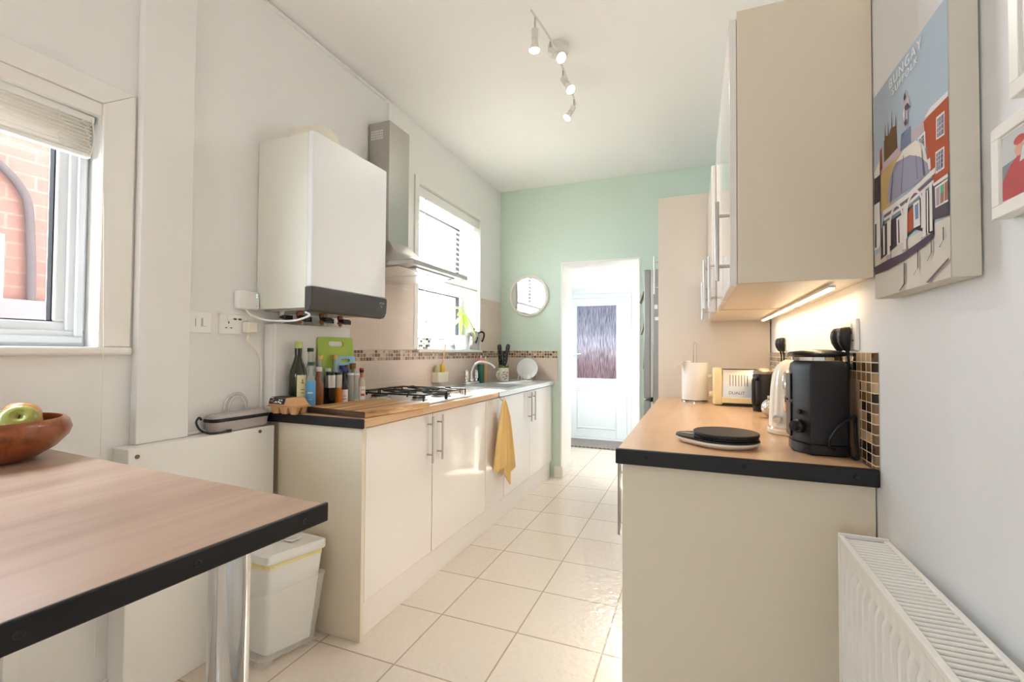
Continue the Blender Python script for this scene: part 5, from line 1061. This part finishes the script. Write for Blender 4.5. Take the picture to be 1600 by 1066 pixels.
POLYS = [['cream',[[-0.0,-0.002],[1.0,0.0],[1.009,0.216],[0.009,0.216]]],['tower',[[0.183,0.631],[0.186,0.728],[0.22,0.747],[0.263,0.733],[0.3,0.755],[0.387,0.741],[0.399,0.631]]],['tower',[[0.195,0.724],[0.207,0.81],[0.22,0.718]]],['tower',[[0.248,0.737],[0.26,0.801],[0.269,0.731]]],['tower',[[0.307,0.747],[0.319,0.837],[0.328,0.741]]],['tower',[[0.368,0.736],[0.378,0.795],[0.39,0.73]]],['ochre',[[0.121,0.601],[0.452,0.617],[0.489,0.458],[0.269,0.398],[0.111,0.403]]],['lilac',[[0.121,0.628],[0.817,0.648],[0.824,0.603],[0.121,0.597]]],['brick',[[0.111,0.608],[0.115,0.704],[0.146,0.717],[0.155,0.609]]],['white',[[0.746,0.645],[0.82,0.662],[1.028,0.657],[1.028,0.639],[0.817,0.639]]],['brick',[[0.74,0.634],[0.817,0.639],[1.028,0.639],[1.015,0.363],[0.845,0.359],[0.78,0.485]]],['white',[[0.879,0.603],[0.963,0.599],[0.96,0.514],[0.876,0.52]]],['pane',[[0.889,0.594],[0.957,0.592],[0.954,0.521],[0.885,0.525]]],['white',[[0.867,0.477],[0.957,0.473],[0.954,0.395],[0.864,0.396]]],['pane',[[0.876,0.47],[0.947,0.468],[0.944,0.402],[0.873,0.404]]],['white',[[0.675,0.592],[0.759,0.593],[0.762,0.525],[0.687,0.527]]],['pane',[[0.687,0.581],[0.746,0.584],[0.749,0.531],[0.693,0.534]]],['white',[[0.774,0.475],[0.811,0.474],[0.817,0.431],[0.777,0.434]]],['pedestal',[[0.44,0.605],[0.455,0.678],[0.582,0.672],[0.588,0.602]]],['statue',[[0.48,0.684],[0.495,0.755],[0.48,0.797],[0.523,0.849],[0.557,0.805],[0.598,0.744],[0.554,0.744],[0.551,0.68]]],['plum',[[0.489,0.777],[0.548,0.782],[0.588,0.75],[0.539,0.752]]],['dome',[[0.235,0.421],[0.272,0.522],[0.341,0.567],[0.492,0.601],[0.647,0.591],[0.737,0.549],[0.774,0.494],[0.796,0.414]]],['cream2',[[0.375,0.578],[0.492,0.601],[0.647,0.591],[0.737,0.549],[0.774,0.494],[0.783,0.46],[0.697,0.511],[0.57,0.554]]],['domeline',[[0.483,0.578],[0.492,0.576],[0.455,0.427],[0.443,0.426]]],['domeline',[[0.644,0.534],[0.65,0.532],[0.669,0.43],[0.659,0.43]]],['dark',[[0.139,0.323],[0.183,0.379],[0.845,0.364],[0.845,0.176],[0.632,0.233],[0.115,0.181]]],['brick',[[0.529,0.318],[0.601,0.335],[0.604,0.241],[0.526,0.237]]],['white',[[0.607,0.342],[0.687,0.344],[0.69,0.24],[0.61,0.242]]],['sky2',[[0.628,0.331],[0.672,0.333],[0.672,0.271],[0.632,0.272]]],['white',[[0.375,0.327],[0.467,0.33],[0.471,0.21],[0.378,0.209]]],['dark',[[0.399,0.316],[0.415,0.317],[0.421,0.215],[0.402,0.212]]],['white',[[0.164,0.405],[0.563,0.401],[0.811,0.42],[0.867,0.422],[0.864,0.401],[0.563,0.381],[0.17,0.383]]],['plum2',[[0.183,0.381],[0.563,0.381],[0.845,0.393],[0.845,0.382],[0.563,0.365],[0.18,0.367]]],['white',[[0.18,0.367],[0.563,0.365],[0.851,0.38],[0.851,0.369],[0.563,0.351],[0.18,0.354]]],['teal',[[0.189,0.352],[0.563,0.351],[0.839,0.368],[0.839,0.357],[0.56,0.338],[0.189,0.336]]],['white',[[0.91,0.595],[0.913,0.593],[0.91,0.522],[0.907,0.524]]],['white',[[0.932,0.594],[0.935,0.594],[0.932,0.523],[0.929,0.525]]],['white',[[0.889,0.578],[0.954,0.576],[0.954,0.576],[0.889,0.576]]],['white',[[0.885,0.56],[0.954,0.56],[0.954,0.558],[0.885,0.557]]],['white',[[0.885,0.541],[0.954,0.542],[0.954,0.539],[0.885,0.539]]],['white',[[0.898,0.469],[0.904,0.469],[0.901,0.402],[0.898,0.404]]],['white',[[0.923,0.47],[0.926,0.467],[0.926,0.403],[0.92,0.403]]],['white',[[0.876,0.454],[0.947,0.452],[0.947,0.45],[0.876,0.452]]],['white',[[0.876,0.438],[0.947,0.436],[0.947,0.434],[0.876,0.436]]],['white',[[0.876,0.42],[0.947,0.42],[0.947,0.418],[0.876,0.42]]],['white',[[0.715,0.585],[0.721,0.583],[0.718,0.532],[0.715,0.532]]],['white',[[0.687,0.57],[0.746,0.572],[0.746,0.57],[0.687,0.568]]],['white',[[0.687,0.558],[0.746,0.561],[0.746,0.559],[0.687,0.556]]],['white',[[0.687,0.545],[0.746,0.547],[0.746,0.547],[0.687,0.543]]],['plum',[[0.502,0.816],[0.52,0.835],[0.533,0.811],[0.514,0.801]]],['white',[[0.492,0.757],[0.514,0.785],[0.523,0.747],[0.505,0.714]]],['plum',[[0.505,0.712],[0.539,0.718],[0.545,0.691],[0.517,0.692]]],['domeline',[[0.328,0.544],[0.337,0.54],[0.297,0.419],[0.282,0.421]]],['domeline',[[0.721,0.53],[0.728,0.528],[0.752,0.424],[0.74,0.424]]],['sky2',[[0.885,0.317],[0.916,0.318],[0.916,0.302],[0.885,0.301]]],['brick',[[0.969,0.325],[1.0,0.323],[1.0,0.305],[0.966,0.306]]],['ochre',[[0.926,0.305],[0.963,0.306],[0.96,0.292],[0.926,0.291]]],['white',[[0.269,0.224],[0.276,0.321],[0.285,0.353],[0.31,0.376],[0.344,0.389],[0.384,0.393],[0.424,0.383],[0.455,0.363],[0.477,0.337],[0.483,0.308],[0.48,0.235],[0.458,0.237],[0.461,0.303],[0.455,0.332],[0.44,0.356],[0.415,0.373],[0.384,0.381],[0.353,0.378],[0.325,0.363],[0.303,0.338],[0.297,0.308],[0.294,0.22]]],['white',[[0.511,0.218],[0.514,0.322],[0.523,0.35],[0.551,0.374],[0.588,0.386],[0.632,0.39],[0.672,0.385],[0.706,0.368],[0.728,0.346],[0.734,0.319],[0.731,0.223],[0.709,0.224],[0.712,0.313],[0.709,0.341],[0.69,0.363],[0.663,0.375],[0.632,0.381],[0.598,0.375],[0.567,0.361],[0.545,0.337],[0.539,0.307],[0.533,0.214]]],['white',[[0.17,0.331],[0.198,0.332],[0.198,0.195],[0.17,0.194]]],['white',[[0.238,0.342],[0.279,0.341],[0.279,0.17],[0.235,0.166]]],['stone',[[0.217,0.186],[0.288,0.184],[0.285,0.148],[0.217,0.148]]],['white',[[0.483,0.364],[0.523,0.368],[0.52,0.166],[0.48,0.165]]],['stone',[[0.464,0.176],[0.533,0.173],[0.529,0.141],[0.464,0.142]]],['white',[[0.728,0.371],[0.768,0.375],[0.765,0.176],[0.728,0.177]]],['stone',[[0.709,0.188],[0.774,0.185],[0.774,0.156],[0.706,0.156]]],['white',[[0.808,0.372],[0.839,0.373],[0.839,0.192],[0.808,0.193]]],['white',[[0.78,0.355],[0.796,0.355],[0.793,0.191],[0.777,0.19]]],['plum3',[[0.012,0.157],[0.26,0.163],[0.477,0.16],[0.848,0.186],[0.839,0.165],[0.749,0.148],[0.495,0.127],[0.257,0.117],[0.022,0.119]]],['darkshop',[[0.845,0.364],[1.015,0.363],[1.009,0.216],[0.839,0.231]]],['white',[[0.845,0.364],[1.015,0.365],[1.015,0.351],[0.858,0.353]]],['white',[[0.87,0.346],[1.009,0.347],[1.006,0.266],[0.873,0.269]]],['shop1',[[0.882,0.338],[0.92,0.339],[0.916,0.272],[0.882,0.274]]],['shop2',[[0.926,0.339],[0.963,0.338],[0.96,0.274],[0.923,0.273]]],['shop3',[[0.969,0.338],[1.003,0.34],[1.003,0.273],[0.966,0.274]]],['shopg',[[0.926,0.339],[0.957,0.338],[0.957,0.31],[0.926,0.309]]],['white',[[0.025,0.467],[0.124,0.464],[0.127,0.242],[0.015,0.238]]],['dark',[[0.031,0.593],[0.13,0.588],[0.124,0.46],[0.025,0.463]]],['dark',[[0.031,0.367],[0.062,0.365],[0.059,0.249],[0.028,0.25]]],['cream2',[[0.031,0.625],[0.133,0.651],[0.13,0.588],[0.031,0.591]]],['dark',[[0.486,0.115],[0.502,0.116],[0.498,0.027],[0.43,0.003],[0.421,0.005],[0.483,0.029]]],['dark',[[0.666,0.148],[0.678,0.148],[0.675,0.073],[0.619,0.051],[0.61,0.051],[0.663,0.07]]],['dark',[[0.824,0.166],[0.833,0.167],[0.83,0.11],[0.78,0.085],[0.774,0.085],[0.82,0.109]]],['dark',[[0.947,0.184],[0.957,0.184],[0.957,0.139],[0.913,0.117],[0.907,0.119],[0.947,0.136]]],['plum2',[[0.762,0.005],[1.006,0.069],[1.006,0.06],[0.793,0.001]]]]
pb = B(); pb.mi = 0
S2 = lambda s, tt, off: (FXC - off, CY0 + (CY1 - CY0) * min(max(s, .0), 1.0), CZ0 + (CZ1 - CZ0) * min(max(tt, .0), 1.0))
pb.faces([S2(0, 0, .0004), S2(1, 0, .0004), S2(1, 1, .0004), S2(0, 1, .0004)], [(0, 1, 2, 3)])
for i, (nm, pl) in enumerate(POLYS):
    pb.mi = names.index(nm); pb.faces([S2(s, tt, .0006 + i * .00003) for s, tt in pl], [tuple(range(len(pl)))])
pr = obj('print', pb, mats, t, smooth=False)
for body, s0, s1, t0, hgt in (('BUNGAY', .30, .74, .932, .044), ('SUFFOLK', .345, .695, .890, .03)):
    Rm = Matrix(((0, 0, -1), (-1, 0, 0), (0, 1, 0))).to_4x4()
    lettering(body, hgt * (CZ1 - CZ0) / .72, mat('lettering_white', (232, 230, 226), .8), pr, Matrix.Translation(S2(s0, t0, .003)) @ Rm, .0002, (s1 - s0) * (CY0 - CY1), 1.25)

# ------------------------------------------------------------------ framed photographs
def photo_frame(label, y0, y1, z0, z1, w, pic):
    t = thing('photo_frame', label, 'picture frame', (XR, (y0 + y1) / 2, (z0 + z1) / 2), 'white photo frames on the right wall')
    b = B(); b.ring_rect('X', (y0, z0), (y1, z1), w, XR - .022, XR - .002); obj('frame', b, M_white, t, bevel=.001)
    obj('backing', B().box(XR - .0185, XR - .002, y0 + w, y1 - w, z0 + w, z1 - w), M_white, t, smooth=False)
    p = B(); x = XR - .019; ms = []
    for i, (col, pl) in enumerate(pic):
        ms.append(mat('photo_tone', col, .35)); p.mi = i; W_ = y1 - y0 - 2 * w - .006; H_ = z1 - z0 - 2 * w - .006
        p.faces([(x - i * .00005, y1 - w - .003 - u * W_, z0 + w + .003 + v_ * H_) for u, v_ in pl], [tuple(range(len(pl)))])
    obj('photograph', p, ms, t, smooth=False); return t
E_ = lambda cx, cy, rx, ry, n=14: [(cx + rx * math.cos(2 * math.pi * k / n), cy + ry * math.sin(2 * math.pi * k / n)) for k in range(n)]
photo_frame('white photo frame beside the canvas, its picture with a red figure', .64, .846, 1.366, 1.492, .017, [((120, 130, 140), [(0, 0), (1, 0), (1, 1), (0, 1)]), ((196, 202, 204), [(.0, .55), (.35, .6), (.35, 1), (0, 1)]), ((72, 66, 70), [(.3, 0), (1, 0), (1, .5), (.36, .44)]), ((184, 40, 48), [(.0, 0), (.26, 0), (.3, .4), (.22, .62), (.1, .5), (0, .3)]), ((214, 160, 136), E_(.22, .68, .06, .1)), ((190, 60, 56), E_(.22, .82, .07, .07)), ((206, 214, 220), [(.22, .48), (.4, .52), (.42, .66), (.26, .7)]), ((86, 116, 150), [(.55, .5), (.8, .5), (.8, .9), (.55, .9)])])
photo_frame('white photo frame above the one with the red figure', .56, .803, 1.515, 1.72, .02, [((206, 206, 204), [(0, 0), (1, 0), (1, 1), (0, 1)]), ((122, 110, 100), [(.12, .12), (.88, .12), (.88, .88), (.12, .88)])])

# ------------------------------------------------------------------ radiator
t = thing('radiator', 'white double panel radiator along the right wall in the foreground', 'radiator', (.34, .6, .15))
RY0, RY1, RZ0, RZ1 = -.05, 1.228, .16, .776
M_rad = mat('radiator_white', (234, 232, 226), .32)
b = B(); prof = []; y = RY0 + .02; pitch = .0333
front = [(.300, RY0 + .004)]
while y + pitch < RY1 - .012:
    front += [(.3035, y), (.3035, y + pitch * .40), (.2905, y + pitch * .54), (.2905, y + pitch * .86)]; y += pitch
front.append((.300, RY1 - .004))
n = len(front)
zs = [(RZ0, .003), (RZ0 + .02, .003), (RZ0 + .035, 0), (RZ1 - .055, 0), (RZ1 - .04, .001), (RZ1 - .012, .001)]
vs = []
for z, flat in zs:
    for x, yy in front: vs.append(((.2955 if flat else x), yy, z))
fs = [(k * n + i, k * n + i + 1, (k + 1) * n + i + 1, (k + 1) * n + i) for k in range(len(zs) - 1) for i in range(n - 1)]
b.faces(vs, fs); b.box(.3040, .309, RY0 + .004, RY1 - .004, RZ0, RZ1 - .012); obj('front_panel', b, M_rad, t)
obj('back_panel', B().box(.372, .38, RY0 + .004, RY1 - .004, RZ0, RZ1 - .012), M_rad, t, bevel=.003)
for ys_ in (RY1 - .0035, RY0): obj('side_panel', B().box(.2925, .384, ys_, ys_ + .0035, RZ0 + .01, RZ1 + .006), M_rad, t, bevel=.001)
b = B(); b.box(.2915, .303, RY0 + .004, RY1 - .004, RZ1 - .011, RZ1 + .002); b.box(.374, .385, RY0 + .004, RY1 - .004, RZ1 - .011, RZ1 + .002); rim = obj('top_rim', b, M_rad, t, bevel=.002)
b = B(); y = RY0 + .015
while y < RY1 - .01:
    b.tube([(.3032, y, RZ1 - .004), (.3738, y, RZ1 - .004)], .0044, 10); y += .0143
obj('top_grille', b, M_rad, t)
b = B()
for i in range(36): b.box(.312, .370, RY0 + .03 + i * .034, RY0 + .0308 + i * .034, RZ0 + .03, RZ1 - .05)
obj('convector_fin', b, M_rad, t, smooth=False)
b = B()
for yy in (.15, 1.05): b.box(.3805, XR - .001, yy - .02, yy + .02, .3, .7)
obj('wall_bracket', b, M_rad, t)

# ------------------------------------------------------------------ ceiling track light
t = thing('track_light', 'wavy white ceiling track with four lit spotlights', 'ceiling light', (-.66, 2.278, ZC))
M_trk = mat('track_white', (220, 217, 210), .35)
b = B(); b.tube(spline([(-.678, 1.915, 2.70), (-.664, 2.02, 2.70), (-.654, 2.127, 2.70), (-.653, 2.237, 2.70), (-.657, 2.36, 2.70), (-.661, 2.445, 2.70), (-.673, 2.66, 2.70), (-.683, 2.76, 2.70)], 6), .005, 10); obj('rail', b, M_trk, t)
b = B(); b.lathe((-.655, 2.278, 2.722), [(.0, 0), (.052, 0), (.055, .004), (.055, .0375)], 36); b.cyl((-.655, 2.278, 2.70), (-.655, 2.278, 2.7225), .008); obj('ceiling_rose', b, M_trk, t)
for k, (top, j, face) in enumerate((((-.674, 1.958, 2.70), (-.674, 1.958, 2.644), (-.676, 1.957, 2.541)), ((-.659, 2.146, 2.70), (-.659, 2.146, 2.655), (-.59, 2.105, 2.578)), ((-.663, 2.394, 2.70), (-.663, 2.394, 2.655), (-.61, 2.364, 2.566)), ((-.677, 2.695, 2.70), (-.677, 2.695, 2.653), (-.714, 2.665, 2.577)))):
    T_, J, Fc = Vector(top), Vector(j), Vector(face); d = (Fc - J).normalized(); L = (Fc - J).length
    b = B(); b.cyl(T_, J, .0045, n=12); st_ = obj('spotlight', b, M_steel, t, label='spotlight on a steel stem')
    b = B(); b.lathe(J - d * .002, [(.006, 0), (.016, .006), (.016, L * .48), (.013, L * .5)], 24, axis=d); obj('lamp_holder', b, M_trk, st_)
    b = B(); b.lathe(J + d * L * .5, [(.0125, 0), (.013, L * .08), (.019, L * .32), (.0245, L * .44), (.0245, L * .475)], 28, axis=d); obj('bulb_body', b, mat('bulb_glass', (228, 222, 208), .25), st_)
    b = B(); b.lathe(J + d * L * .976, [(.0225, 0), (.022, L * .02), (.0, L * .03)], 28, axis=d); obj('bulb_face', b, M_bulb, st_, label='glowing lamp face')
    lamp('spot_glow', 'SPOT', Fc + d * .006, Fc + d, 7, (1, .98, .94), t, spot_size=math.radians(110), spot_blend=.6, shadow_soft_size=.025).matrix_parent_inverse = Matrix.Translation(-Vector(t.location))
